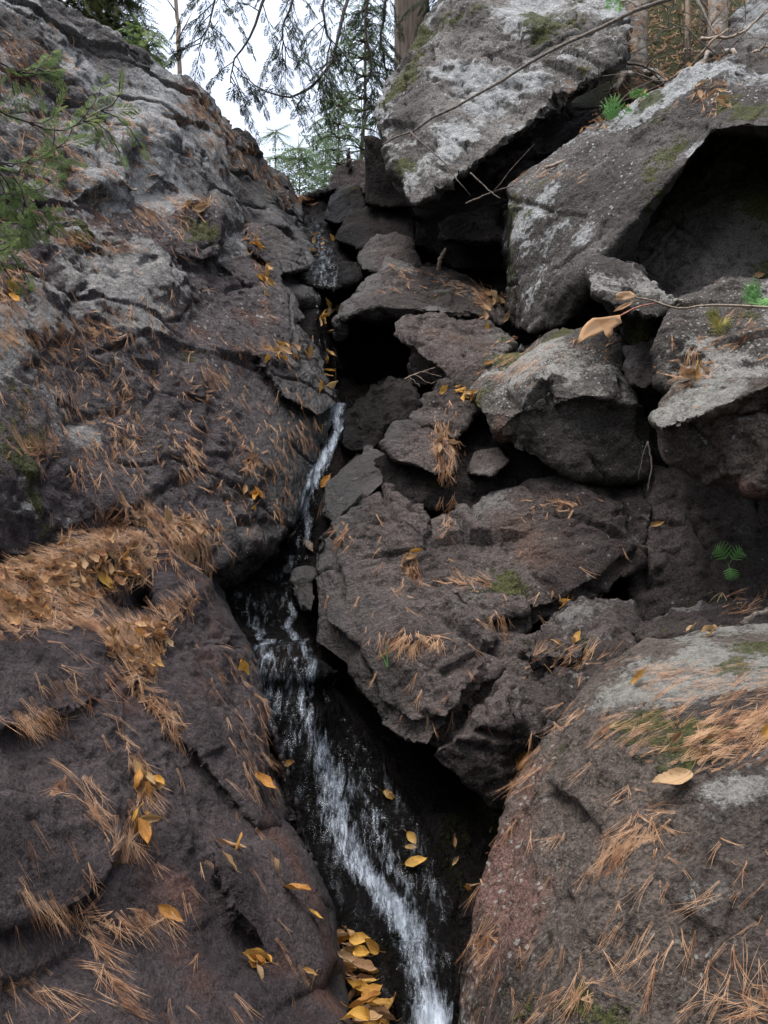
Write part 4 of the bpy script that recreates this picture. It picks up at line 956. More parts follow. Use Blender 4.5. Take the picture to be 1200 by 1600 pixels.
M['litter'] = plain_mat('leaf_litter', [(.17, .08, .04), (.34, .18, .085), (.44, .28, .15), (.32, .15, .055)], random_obj=False, scale=16, trans=.2)
leaf_litter([(SHELF, 90, TAN), ([(150, 990), (240, 970), (260, 1000), (235, 1060), (190, 1050)], 40, TAN), ([(985, 0), (1200, 0), (1200, 90), (1090, 100), (935, 205), (905, 215), (975, 105)], 110, TAN)], 'small dry brown leaves of the litter layer, too many to count')

# ---------------------------------------------------------------- foliage kit
def foliage_mat(name, cols, trans=.35, scale=2.2):
    return plain_mat(name, cols, rough=.6, scale=scale, random_obj=False, spec=.25, trans=trans)
M['cedar'] = foliage_mat('cedar_foliage', [(.012, .022, .010), (.03, .05, .018), (.055, .075, .028)], .3, 3)
M['fresh'] = foliage_mat('young_cedar_foliage', [(.12, .19, .065), (.20, .29, .10), (.32, .38, .15)], .45, 5)
M['shrub'] = foliage_mat('hemlock_foliage', [(.02, .036, .016), (.05, .075, .026), (.13, .14, .045)], .4, 3)
M['spruce'] = foliage_mat('spruce_foliage', [(.05, .085, .04), (.10, .15, .075), (.16, .21, .11)], .5, .6)
M['fern'] = foliage_mat('fern_green', [(.12, .30, .08), (.24, .48, .16)], .4, 20)
M['fernold'] = foliage_mat('fern_yellowing', [(.16, .17, .03), (.30, .25, .05)], .4, 20)
def bark_mat(name, a, b, sx=40, sz=4, bump=.02):
    m, t, Bs = nt(name); L = t.links
    tc = N(t, 'ShaderNodeTexCoord'); mp = N(t, 'ShaderNodeMapping'); mp.inputs['Scale'].default_value = (sx, sx, sz); L.new(tc.outputs['Object'], mp.inputs[0])
    n = noise(t, mp.outputs[0], 1, 4, .65, .5)
    L.new(mix(t, ramp(t, n, .35, .65), a, b), Bs.inputs['Base Color']); Bs.inputs['Roughness'].default_value = .9
    bp = N(t, 'ShaderNodeBump'); bp.inputs['Distance'].default_value = bump; L.new(n, bp.inputs['Height']); L.new(bp.outputs[0], Bs.inputs['Normal'])
    return m
M['cedarbark'] = bark_mat('cedar_bark', (.05, .035, .026), (.125, .095, .075), 34, 2.2)
M['birchbark'] = bark_mat('grey_birch_bark', (.16, .14, .125), (.36, .33, .30), 9, 26, .01)
M['twig'] = bark_mat('twig_bark', (.05, .04, .033), (.16, .135, .115), 60, 60, .003)
M['darktwig'] = bark_mat('dark_branch_bark', (.022, .018, .015), (.06, .05, .042), 50, 50, .003)
M['redtwig'] = bark_mat('red_stalk', (.28, .09, .07), (.42, .20, .14), 60, 60, .001)
M['tanbark'] = bark_mat('dead_wood', (.16, .12, .09), (.34, .27, .21), 70, 12, .004)

def tube(acc, pts, radii, sides=6):
    pts = [Vector(p) for p in pts]
    n = len(pts); V = []; F = []
    ref = None
    for i, p in enumerate(pts):
        d = (pts[min(i + 1, n - 1)] - pts[max(i - 1, 0)]).normalized()
        if ref is None: ref = d.orthogonal().normalized()
        ref = (ref - d * ref.dot(d)).normalized(); b = d.cross(ref)
        for k in range(sides):
            a = 2 * math.pi * k / sides
            V.append((p + (ref * math.cos(a) + b * math.sin(a)) * radii[i])[:])
    for i in range(n - 1):
        for k in range(sides):
            a = i * sides + k; b2 = i * sides + (k + 1) % sides
            F += [[a, b2, b2 + sides], [a, b2 + sides, a + sides]]
    V.append(pts[0][:]); V.append(pts[-1][:])
    for k in range(sides):
        F += [[len(V) - 2, (k + 1) % sides, k], [len(V) - 1, (n - 1) * sides + k, (n - 1) * sides + (k + 1) % sides]]
    acc.add(V, F)

def smooth_path(pts, n=12, jit=0.0):
    """Catmull-Rom through world points"""
    pts = [Vector(p) for p in pts]
    q = [pts[0] * 2 - pts[1]] + pts + [pts[-1] * 2 - pts[-2]]
    out = []
    for i in range(n):
        t = i / (n - 1) * (len(pts) - 1); k = min(int(t), len(pts) - 2); f = t - k
        a, b, c, d = q[k], q[k + 1], q[k + 2], q[k + 3]
        p = .5 * ((2 * b) + (c - a) * f + (2 * a - 5 * b + 4 * c - d) * f * f + (3 * b - a - 3 * c + d) * f ** 3)
        if jit and 0 < i < n - 1: p = p + Vector((random.gauss(0, jit), random.gauss(0, jit), random.gauss(0, jit)))
        out.append(p)
    return out

def cedar_template():
    """flat feathery spray, unit length along +X, in the XY plane"""
    V = []; F = []
    def lance(o, d, l, w, z=0):
        d = np.array(d) / np.linalg.norm(d); p = np.array([-d[1], d[0]])
        i = len(V); c = np.array(o) + d * l * .5; e = np.array(o) + d * l
        V.extend([(*o, z), (*(c - p * w), z), (*e, z - .03), (*(c + p * w), z + .012)])
        F.extend([[i, i + 1, i + 2], [i, i + 2, i + 3]])
    lance((0, 0), (1, 0), 1, .016)
    for f in (.1, .19, .28, .37, .46, .55, .64, .73, .82, .9):
        L0 = .5 * (1 - f) ** .65 * (1 if f > .2 else .7) + .04
        for s in (-1, 1):
            a = .72 + random.uniform(-.12, .12); d = (math.cos(a), s * math.sin(a)); z = random.uniform(-.06, .03)
            lance((f, 0), d, L0, .017, z)
            if L0 > .2:
                for g in (.35, .6, .82):
                    o = (f + d[0] * L0 * g, d[1] * L0 * g)
                    lance(o, (1, .1 * s), L0 * .34 * (1.2 - g), .014, z)
                    lance(o, (.25, s), L0 * .28 * (1.2 - g), .014, z)
    return np.array(V), np.array(F)

def needle_template(n=9):
    """conifer twig: unit length along +X with a comb of short needle tufts"""
    V = []; F = []
    for k in range(n):
        f = .05 + .95 * k / n
        for s in (-1, 1, -.35, .35):
            a = 1.0 + random.uniform(-.2, .2); l = .26 * (1 - .5 * f) * random.uniform(.8, 1.15)
            i = len(V); w = .028
            dx, dy, dz = math.cos(a) * l, s * math.sin(a) * l, (.12 if abs(s) < 1 else -.05) * l * 3 * random.uniform(.3, 1)
            V.extend([(f - w, 0, 0), (f + w, 0, 0), (f + dx, dy, dz)]); F.append([i, i + 1, i + 2])
    i = len(V); V.extend([(0, -.015, 0), (0, .015, 0), (1.05, 0, 0)]); F.append([i, i + 1, i + 2])
    return np.array(V), np.array(F)
CED = cedar_template(); NDL = needle_template(9); NDL_S = needle_template(5)

def spray(acc, tpl, o, d, up, size):
    d = Vector(d).normalized(); up = Vector(up); up = up - d * up.dot(d)
    if up.length < .05: up = d.orthogonal()
    up.normalize(); b = up.cross(d)
    R = np.array([d[:], b[:], up[:]])
    acc.add(tpl[0] * size @ R + np.array(o[:]), tpl[1])

def frond(wood, leaf, path, r0, tpl, size, gap, spread=.9, droop=.3, upv=(0, 0, 1), start=.15):
    """a branch with side sprays in its plane"""
    n = len(path)
    tube(wood, path, [max(.0015, r0 * (1 - .85 * i / (n - 1))) for i in range(n)], 5)
    L0 = sum((path[i + 1] - path[i]).length for i in range(n - 1)); k = max(3, int(L0 / gap))
    for j in range(k):
        f = start + (1 - start) * (j + random.random() * .6) / k
        t = min(f * (n - 1), n - 1.001); i = int(t)
        p = path[i].lerp(path[i + 1], t - i); d = (path[i + 1] - path[i]).normalized()
        sd = d.cross(Vector(upv)); sd = sd.normalized() if sd.length > .05 else d.orthogonal()
        s = 1 if j % 2 else -1
        dr = d * random.uniform(.5, 1.0) + sd * s * spread * random.uniform(.6, 1.1) - Vector((0, 0, 1)) * droop * random.uniform(.3, 1.4)
        spray(leaf, tpl, p, dr, Vector(upv) + Vector((random.gauss(0, .35), random.gauss(0, .35), random.gauss(0, .2))), size * random.uniform(.65, 1.2) * (1.1 - .4 * f))
    spray(leaf, tpl, path[-1], path[-1] - path[-2], Vector(upv), size)

def plant(name, label, cat, loc, parts, group=None):
    """parts: (child name, Acc in world coordinates, material)"""
    o = empty(name, loc); tag(o, label, cat, group)
    for (pn, acc, mat, sm) in parts:
        if not acc.v: continue
        me = mesh_np(pn, np.concatenate(acc.v) - np.array(loc[:])[None], np.concatenate(acc.f), mat, sm)
        link(bpy.data.objects.new(pn, me), o)
    return o

def conifer(base, H, R, tpl, size, whorls, per, r0, low=.12, droop=.25, gap=.16):
    tr, lf = Acc(), Acc()
    base = Vector(base)
    lean = Vector((random.gauss(0, .01), random.gauss(0, .01), 1))
    tp = [base + lean * (H * i / 10) + Vector((random.gauss(0, .012), random.gauss(0, .012), 0)) * H * .2 * (i > 0) for i in range(11)]
    tube(tr, tp, [r0 * (1 - .93 * i / 10) for i in range(11)], 8)
    for w in range(whorls):
        f = low + (1 - low) * (w + random.random() * .5) / whorls
        c = base + lean * (H * f)
        L0 = R * (1 - f) ** .8 * random.uniform(.75, 1.15) + .08
        a0 = random.random() * 6.28
        for k in range(per):
            if random.random() < .12: continue
            a = a0 + 6.28 * k / per + random.gauss(0, .25); l = L0 * random.uniform(.6, 1.15)
            d = Vector((math.cos(a), math.sin(a), 0))
            pth = smooth_path([c, c + d * l * .5 + Vector((0, 0, .05 * l)), c + d * l + Vector((0, 0, -droop * l))], 6)
            frond(tr, lf, pth, .012 * H / 8 + .004, tpl, size, gap, .8, .2, start=.25)
    return tr, lf

# ---------------------------------------------------------------- trees beyond the notch
def floor_z(x, y): return float(fl(np.array([[x]]), np.array([[y]]))[0, 0])
def tree_at(px, Y, top_py, R, label, whorls=22, per=6, size=.42, mat='spruce', tpl=NDL, r0=.09, low=.1, gap=.2, group='conifers beyond the notch', name='spruce_tree'):
    x = (px - 600) / FPX * Y
    z0 = floor_z(x, Y); top = P(px, top_py, Y).z
    tr, lf = conifer((x, Y, z0 - .1), top - z0, R, tpl, size, whorls, per, r0, low=low, gap=gap)
    return plant(name, label, 'tree', Vector((x, Y, z0)), [('trunk', tr, M['cedarbark'], True), ('crown', lf, M[mat], False)], group)
tree_at(527, 14.0, 95, 1.15, 'slender young spruce standing right of centre in the notch', 26, 7, .32, gap=.11, r0=.05)
tree_at(470, 26.0, 195, 2.6, 'pale green conifer far behind, low in the notch', 22, 9, .7, gap=.24, r0=.1)
tree_at(425, 19.0, 165, .9, 'small ragged conifer just right of the left ridge', 16, 6, .4, gap=.14, r0=.05)
tree_at(570, 20.0, -150, 1.9, 'taller conifer filling the right side of the notch, against the leaning block', 30, 7, .55, gap=.2, r0=.1)
tree_at(505, 32.0, 170, 2.6, 'hazy far conifer behind the slender young spruce', 22, 9, .8, gap=.28, r0=.12)

# big cedar behind the leaning block
tr, br, lf = Acc(), Acc(), Acc()
cb = Vector(((645 - 600) / FPX * 7.7, 7.7, 3.5)); rt = 34 / FPX * 7.7
tube(tr, [cb + Vector((.01 * math.sin(i), .01 * math.cos(i * 1.3), i * .75)) for i in range(9)], [rt * (1.18 if i == 0 else 1.0 - .05 * i) for i in range(9)], 14)
def wp(*pts): return [P(*p) for p in pts]
arcs = [wp((620, -120, 7.5), (560, -40, 6.9), (535, 30, 6.7), (512, 109, 6.6), (475, 142, 6.6), (441, 152, 6.5), (400, 135, 6.5), (374, 118, 6.4)),
        wp((620, -160, 7.5), (540, -90, 6.8), (505, 0, 6.5), (515, 70, 6.5), (500, 110, 6.4)),
        wp((630, -170, 7.6), (480, -130, 6.6), (420, -20, 6.3), (400, 40, 6.2), (370, 90, 6.2), (360, 130, 6.2)),
        wp((630, -200, 7.6), (420, -160, 6.2), (350, -60, 6.0), (335, 10, 6.0), (310, 80, 6.0)),
        wp((640, -140, 7.6), (590, -60, 7.3), (572, 30, 7.2), (580, 110, 7.2), (560, 160, 7.2)),
        wp((640, -100, 7.6), (605, -20, 7.4), (596, 60, 7.4), (602, 120, 7.4), (592, 175, 7.4)),
        wp((620, -190, 7.5), (450, -120, 6.9), (460, -10, 6.9), (440, 50, 6.9), (452, 90, 6.9)),
        wp((640, -220, 7.6), (700, -160, 7.0), (720, -60, 6.9), (690, -10, 6.9))]
for k, a in enumerate(arcs):
    pth = smooth_path(a, 16, .006)
    n = len(pth)
    tube(br, pth, [.016 * (1 - .8 * i / (n - 1)) for i in range(n)], 5)
    for j in range(4, n - 1):
        for s in (0, 1, 2):
            if random.random() < (.62 if k in (0, 2, 3) else .35): continue
            d = (pth[j + 1] - pth[j]).normalized(); side = Vector((random.gauss(0, 1), random.gauss(0, 1), random.gauss(-.35, .5))).normalized()
            q = pth[j].lerp(pth[j + 1], random.random()); l = random.uniform(.10, .26)
            sub = smooth_path([q, q + (d * .4 + side * .6) * l, q + (d * .5 + side) * l - Vector((0, 0, l * .4))], 4)
            frond(br, lf, sub, .004, CED, .10, .04, .8, .5, start=.2)
plant('cedar_tree', 'large fibrous-barked cedar behind the leaning block, dark branches drooping into the sky', 'tree', cb, [('trunk', tr, M['cedarbark'], True), ('branch', br, M['darktwig'], True), ('crown', lf, M['cedar'], False)])

# hemlock thicket behind the left ridge
def thicket(name, label, base_px, base_d, stems, tpl, size, mat, reach=1.0):
    tr, lf = Acc(), Acc()
    b = P(*base_px, base_d)
    for (pts, r) in stems:
        pth = smooth_path([b] + [P(*p) for p in pts], 12, .012)
        frond(tr, lf, pth, r, tpl, size, .03, .8, .2)
        for j in range(2, 11):
            for s in range(8):
                q = pth[j]; a = Vector((random.gauss(0, .8), random.gauss(-.35, .7), random.gauss(-.05, .35))).normalized(); l = random.uniform(.16, .42) * reach
                sub = smooth_path([q, q + a * l * .55 + Vector((0, 0, .02)), q + a * l - Vector((0, 0, l * .25))], 5)
                frond(tr, lf, sub, .004, tpl, size, .035, .85, .3, start=.15)
    return plant(name, label, 'tree', b, [('stem', tr, M['darktwig'], True), ('crown', lf, M[mat], False)])
thicket('hemlock_tree', 'dense dark hemlock leaning over the left ridge at the top', (150, 120), 6.1, [([(160, 60, 6.0), (145, -40, 5.9), (135, -160, 5.9)], .03), ([(165, 70, 6.1), (165, -10, 6.1), (155, -140, 6.0)], .025), ([(110, 40, 5.7), (85, -30, 5.6), (70, -110, 5.6)], .022)], NDL, .15, 'shrub')
thicket('cedar_sapling', 'small yellow-green cedar sapling on the edge of the left ridge', (235, 128), 5.65, [([(232, 105, 5.6), (225, 75, 5.55), (215, 40, 5.5)], .012)], CED, .07, 'fresh', .35)
tr = Acc(); tube(tr, smooth_path([P(281, 140, 6.6), P(279, 60, 6.6), P(275, 0, 6.6), P(268, -150, 6.6)], 10, .004), [.016 - .0006 * i for i in range(10)], 7)
for (a, b_) in (((279, 60), (300, 20)), ((276, 20), (255, -10)), ((280, 95), (262, 72))): tube(tr, smooth_path([P(*a, 6.6), P(*b_, 6.5)], 3), [.005, .004, .002], 4)
plant('sapling_tree', 'thin bare leafless sapling standing alone on the left ridge against the sky', 'tree', P(281, 140, 6.6), [('trunk', tr, M['tanbark'], True)])

# cedar branches reaching in at the left edge
def near_branch(label, pts, d0, r=.004, size=.085):
    tr, lf = Acc(), Acc()
    pth = smooth_path([P(*p) for p in pts], 12, .006)
    n = len(pth)
    tube(tr, pth, [r * (1 - .8 * i / (n - 1)) for i in range(n)], 5)
    for j in range(3, n - 1):
        for s in (-1, 1):
            if random.random() < .55: continue
            d = (pth[j + 1] - pth[j]).normalized(); side = (CAMU * s * random.uniform(.3, 1) + CAMF * random.gauss(0, .5) - CAMU * .2)
            l = random.uniform(.05, .13)
            sub = smooth_path([pth[j], pth[j] + (d + side * .6) * l * .5, pth[j] + (d * .8 + side) * l], 4)
            frond(tr, lf, sub, .0018, CED, size * .6, .022, .75, .15, upv=(-CAMF + Vector((0, 0, .4)))[:], start=.2)
    spray(lf, CED, pth[-1], pth[-1] - pth[-2], -CAMF, size)
    plant('cedar_branch', label, 'branch', P(*pts[0]), [('twig', tr, M['darktwig'], True), ('leaf_spray', lf, M['fresh'], False)], 'cedar branches at the left edge')
near_branch('cedar branch at the left edge, topmost, crossing the shaded cliff', [(-160, -40, 2.6), (-40, 60, 2.7), (30, 110, 2.8), (75, 118, 2.9)], 2.6)
near_branch('longest green cedar branch from the left edge, tip over the pale cliff', [(-180, 60, 2.4), (-40, 150, 2.5), (60, 200, 2.6), (120, 190, 2.7), (178, 172, 2.75)], 2.5)
near_branch('green cedar branch at the left edge, below the longest one', [(-180, 160, 2.3), (-40, 240, 2.4), (40, 250, 2.5), (110, 225, 2.6)], 2.4)
near_branch('drooping cedar branch at the left edge, middle of the group', [(-180, 220, 2.3), (-60, 290, 2.4), (10, 300, 2.45), (60, 330, 2.5)], 2.4)
near_branch('lowest bright green cedar branch at the left edge', [(-160, 300, 2.3), (-60, 330, 2.35), (0, 345, 2.4), (40, 352, 2.45)], 2.4)
near_branch('short cedar branch tip at the left edge near the orange leaves', [(-160, 330, 2.3), (-60, 380, 2.35), (-10, 385, 2.4), (12, 380, 2.45)], 2.4)

# ---------------------------------------------------------------- top right: trunks, dead branches, ferns
def trunk_tree(name, label, px, py, d, wpx, mat, lean=0.0, H=5):
    tr = Acc(); b = P(px, py, d); r = wpx / 2 / FPX * d
    tube(tr, [b + Vector((lean * i * .3 + random.gauss(0, .012), random.gauss(0, .012), -.15 + H * i / 12)) for i in range(13)], [r * (1.5 if i == 0 else 1.08 - .04 * i) for i in range(13)], 12)
    for k in range(5):   # stubs and roots
        a = k * 1.3; q = b + Vector((0, 0, .05))
        tube(tr, [q, q + Vector((math.cos(a), math.sin(a), -.3)) * r * 2.2, q + Vector((math.cos(a), math.sin(a), -.75)) * r * 3.4], [r * .5, r * .3, r * .1], 5)
    for k in range(5):
        a = random.uniform(0, 6.28); z = random.uniform(.5, H * .6); q = b + Vector((lean * z * .7, 0, z)); l = random.uniform(.2, .7)
        tube(tr, smooth_path([q, q + Vector((math.cos(a), math.sin(a), -.1)) * l * .6, q + Vector((math.cos(a), math.sin(a), -.4)) * l], 5, .01), [.008, .007, .005, .004, .002], 4)
    return plant(name, label, 'tree', b, [('trunk', tr, M[mat], True)])
trunk_tree('birch_tree', 'pale ringed birch trunk rising behind the right end of the leaning block', 996, 128, 7.2, 36, 'birchbark')
trunk_tree('birch_tree', 'grey trunk at the top right above the tall mossy boulder', 1121, 95, 6.9, 28, 'birchbark', .03)
trunk_tree('sapling_tree', 'thin reddish sapling between the two pale trunks', 1074, 88, 7.0, 8, 'tanbark', .02)
trunk_tree('sapling_tree', 'thin dark sapling just left of the grey top right trunk', 1104, 95, 7.1, 9, 'twig', .0)
B('boulder', 'grey rock at the top right corner behind the trunks', 'pale',
  [(1130, 100, 7.0), (1140, 30, 7.2), (1180, -10, 7.3), (1300, -40, 7.3), (1300, 110, 6.9), (1180, 115, 6.8)], t=.8, seed=61, mid=.04)

def stick(name, label, pts, r0, r1, mat='twig', cat='branch', side=()):
    acc = Acc(); pth = smooth_path([Vector(p) for p in pts], 14, r0 * .35); n = len(pth)
    tube(acc, pth, [r0 + (r1 - r0) * i / (n - 1) for i in range(n)], 6)
    for s in side:
        q = smooth_path([Vector(p) for p in s], 6, .004); tube(acc, q, [max(.001, r1 * 1.1 * (1 - .6 * i / 5)) for i in range(6)], 4)
    me = acc.mesh(name, M[mat]); b = Vector(pts[0]); me.transform(Matrix.Translation(-b))
    o = link(bpy.data.objects.new(name, me)); o.location = b
    return tag(o, label, cat)
def on(px, py, off=.02):
    h = hit(px, py)
    return h[0] + h[1] * off if h else P(px, py, 5)
def air(px, py, d): return P(px, py, d)
stick('fallen_branch', 'long thin dead branch lying diagonally across the leaning block', [P(1070, -8, 5.1), P(1000, 15, 5.1), P(900, 62, 5.05), P(840, 90, 5.05), P(760, 138, 5.0), P(700, 172, 4.95), P(640, 205, 5.1), P(598, 226, 5.4)], .011, .004, 'twig',
      side=[[P(860, 82, 5.05), P(850, 92, 5.0), P(866, 90, 4.98)], [P(640, 205, 5.1), P(690, 250, 5.0), P(720, 285, 4.95), P(735, 305, 4.95)]])
stick('dead_twig', 'brown twig hanging down from the lower edge of the leaning block', [P(735, 270, 5.0), P(765, 298, 4.95), P(782, 310, 4.9)], .004, .002, 'twig')
stick('dead_twig', 'pale bent twig lying across the mouth of the recess', [P(728, 318, 5.1), P(770, 300, 5.0), P(810, 288, 5.0)], .005, .0025, 'twig', side=[[P(770, 300, 5.0), P(800, 262, 4.95), P(835, 225, 4.9)]])
stick('dead_twig', 'pale stick on the top edge of the tall boulder', [P(852, 262, 5.0), P(890, 248, 4.98), P(920, 235, 4.95), P(938, 215, 4.95)], .009, .005, 'tanbark')
for (pts, lab) in (([(905, 170, 6.6), (960, 165, 6.5), (1030, 135, 6.3), (1075, 100, 6.2)], 'bare branch arching right among the trunks at top right'), ([(965, 95, 6.4), (1010, 105, 6.3), (1060, 135, 6.2)], 'bare dark branch crossing in front of the birch trunk'),
                   ([(1030, 150, 6.0), (1075, 110, 5.9), (1110, 65, 5.8), (1138, 45, 5.8)], 'forked grey branch above the tall boulder'), ([(1095, 60, 5.9), (1150, 55, 5.8), (1190, 25, 5.8), (1230, -10, 5.8)], 'thin branch reaching to the top right corner'),
                   ([(1160, 90, 5.4), (1185, 80, 5.3), (1240, 60, 5.2)], 'short dark branch at the right edge above the cave'), ([(920, 205, 6.4), (985, 195, 6.2), (1040, 180, 6.0)], 'low root-like stick on the brown litter at top right'), ([(1090, 0, 6.3), (1110, 40, 6.2), (1120, 55, 6.1)], 'thin dark twig hanging before the grey trunk')):
    stick('dead_branch', lab, [P(*p) for p in pts], .011, .004, random.choice(('twig', 'tanbark')), side=[[P(*pts[1]), P(pts[1][0] + 20, pts[1][1] - 28, pts[1][2] - .1)]])
# brush of fine twigs on the litter bank
acc = Acc()
for _ in range(190):
    x, y = random.uniform(915, 1200), random.uniform(0, 215)
    if not inside(x, y, [(985, 0), (1200, 0), (1200, 80), (1080, 110), (930, 210), (915, 200), (975, 100)]): continue
    h = hit(x, y)
    if not h: continue
    a = random.uniform(0, 6.28); l = random.uniform(.12, .5); q = h[0] + h[1] * .02
    v = Vector((math.cos(a), math.sin(a) * .5, random.uniform(-.1, .9))) * l
    tube(acc, smooth_path([q, q + v * .5 + Vector((0, 0, .03)), q + v], 5, .012), [.004, .0035, .003, .0022, .001], 4)
o = link(bpy.data.objects.new('dead_brush', acc.mesh('dead_brush', M['twig']))); tag(o, 'tangle of fine dead twigs on the litter bank at top right', 'twigs', kind='stuff')
strew([('p', [(985, 0), (1200, 0), (1200, 90), (1090, 100), (935, 205), (905, 215), (975, 105)], 420, DN, .9)], 'brown needles and litter below the trunks at top right')

def fern(name, label, px, py, d, fr, mat, size):
    acc = Acc(); b = P(px, py, d)
    for (dx, dy, cl) in fr:
        tip = P(px + dx, py + dy, d - .03)
        pth = smooth_path([b, b.lerp(tip, .55) + Vector((0, -.01, cl)), tip], 9)
        tube(acc, pth, [.0016 * (1 - .08 * i) for i in range(9)], 4)
        L0 = (tip - b).length
        for j in range(2, 9):
            f = j / 8; l = L0 * .38 * math.sin(math.pi * min(1, f * .8 + .2)) + .008
            dv = (pth[j] - pth[j - 1]).normalized(); sd = dv.cross(CAMF).normalized()
            for s in (-1, 1):
                dd = (sd * s + dv * .45).normalized(); n = 5
                for k in range(n):
                    g = (k + .5) / n; c = pth[j] + dd * l * g; w = l * .20 * (1 - .6 * g)
                    acc.add([(c - dv * w - dd * w * .6)[:], (c + dd * w * 1.0)[:], (c + dv * w - dd * w * .6)[:], (c + Vector((0, -.002, 0)) - dd * w)[:]], [[0, 1, 3], [1, 2, 3]])
    me = acc.mesh(name, M[mat], False); me.transform(Matrix.Translation(-b)); o = link(bpy.data.objects.new(name, me)); o.location = b
    return tag(o, label, 'fern')
def dep(px, py, off=.03):
    h = hit(px, py)
    return (h[0] - EYE).dot(CAMF) - off if h else 5.0
fern('fern_plant', 'bright green fern frond pair on the dark mossy wall at right', 1138, 882, dep(1138, 890), [(-20, -28, .01), (22, -22, .01), (6, 24, .0)], 'fern', 1)
fern('fern_plant', 'green fern on the brown bank above the tall boulder', 972, 186, dep(972, 186, .05), [(-34, -16, .03), (-20, -28, .03), (14, -14, .02), (-30, -4, .02)], 'fern', 1)
fern('fern_plant', 'small fern just right of the bank fern, by the birch foot', 998, 160, dep(998, 160, .05), [(-14, -12, .02), (14, -10, .02), (2, -18, .02)], 'fern', 1)
fern('fern_plant', 'yellowing fern below the twig at the right edge', 1128, 498, dep(1128, 498), [(-18, 12, .01), (-12, 28, .01), (-26, -6, .01), (12, 16, .01)], 'fernold', 1)
fern('fern_plant', 'green and yellow fern on the twig side of the right edge', 1192, 462, dep(1192, 462), [(-30, -8, .02), (-22, 8, .02), (-14, 34, .01), (10, 30, .01), (-34, 4, .0)], 'fern', 1)
fern('fern_plant', 'tiny green sprig on top of the leaning block at the top', 958, 12, 5.45, [(-10, -14, .01), (10, -12, .01), (14, 4, .0), (-14, 0, 0)], 'fern', 1)

def grass(label, px, py, blades, mat='fern'):
    h = hit(px, py)
    if not h: return
    acc = Acc(); b = h[0]
    for (dx, dy) in blades:
        d = (b - EYE).dot(CAMF); tip = P(px + dx, py + dy, d - .04)
        pth = smooth_path([b, b.lerp(tip, .6) + Vector((0, -.01, .012)), tip], 6)
        for j in range(5):
            w = .0022 * (1 - j / 5.5); w2 = .0022 * (1 - (j + 1) / 5.5)
            acc.add([(pth[j] - CAMX * w)[:], (pth[j] + CAMX * w)[:], (pth[j + 1] + CAMX * w2)[:], (pth[j + 1] - CAMX * w2)[:]], [[0, 1, 2], [0, 2, 3]])
    me = acc.mesh('grass_tuft', M[mat], False); me.transform(Matrix.Translation(-b)); o = link(bpy.data.objects.new('grass_tuft', me)); o.location = b
    tag(o, label, 'grass')
M['drygrass'] = plain_mat('dry_grass', [(.24, .18, .09), (.40, .31, .17)], random_obj=False)
grass('two green grass blades sprouting from the face of the great boulder', 606, 1044, [(-4, -42), (-14, -24)], 'fern')
grass('dry grass tuft hanging below the fern at right', 1128, 925, [(-24, 22), (-14, 34), (-30, 8), (10, 30), (22, 40), (-6, 40)], 'drygrass')
grass('pale dry grass tuft at the left foot of the mossy bank', 36, 655, [(-20, -24), (6, -16), (20, -18), (24, 6)], 'drygrass')

# maple twig reaching in from the right
stem = [P(1290, 488, 1.9), P(1200, 480, 1.88), P(1110, 477, 1.86), P(1060, 482, 1.85), P(1020, 470, 1.84), P(992, 464, 1.84)]
o = empty('maple_twig', P(1290, 488, 1.9)); tag(o, 'slender maple twig from the right edge bearing one big orange leaf', 'twig')
def child(pn, acc, mat):
    me = acc.mesh(pn, mat); me.transform(Matrix.Translation(-o.location)); return link(bpy.data.objects.new(pn, me), o)
a_ = Acc(); tube(a_, smooth_path(stem, 16, .0006), [.0028 - .0001 * i for i in range(16)], 6); child('stem', a_, M['tanbark'])
a_ = Acc(); tube(a_, smooth_path([P(1022, 474, 1.84), P(995, 480, 1.83), P(968, 494, 1.82)], 6), [.0014] * 6, 5); child('leaf_stalk', a_, M['redtwig'])
M['maple'] = plain_mat('orange_maple_leaf', [(.66, .36, .18), (.74, .47, .27), (.70, .48, .31)], random_obj=False, scale=24, trans=.3)
def poly_leaf(pn, outline, d, mat, bend=.015, ctr=None):
    """leaf blade from its outline, curled, with thickness"""
    pts = np.array(outline, float); c = pts.mean(0) if ctr is None else np.array(ctr, float)
    V = []; F = []
    rings = (0.0, .35, .7, 1.0); n = len(pts)
    for r in rings[1:]:
        for k, p in enumerate(pts):
            q = c + (p - c) * r
            V.append(P(q[0], q[1], d - bend * math.sin((q[0] - c[0]) / 30.0) - bend * .3 * r * r)[:])
    V.append(P(c[0], c[1], d + .001)[:]); ci = len(V) - 1
    for k in range(n): F.append([ci, (k + 1) % n, k])
    for r in range(2):
        for k in range(n):
            a = r * n + k; b = r * n + (k + 1) % n
            F += [[a, b, b + n], [a, b + n, a + n]]
    acc = Acc(); acc.add(V, F)
    x = child(pn, acc, mat)
    sd = x.modifiers.new('thickness', 'SOLIDIFY'); sd.thickness = .0006
    return x
poly_leaf('leaf', [(968, 492), (972, 504), (964, 509), (958, 513), (957, 522), (951, 529), (946, 524), (943, 516), (936, 521), (926, 526), (914, 530), (901, 539), (905, 524), (910, 512), (918, 503), (926, 497), (940, 496), (954, 494)], 1.82, M['maple'], .005, (940, 507))
poly_leaf('small_leaf', [(996, 462), (985, 455), (970, 456), (962, 460), (964, 466), (958, 468), (976, 470), (990, 466)], 1.84, M['maple'], .006)
poly_leaf('small_leaf', [(994, 466), (984, 472), (968, 478), (958, 487), (972, 484), (986, 476)], 1.84, M['maple'], .006)
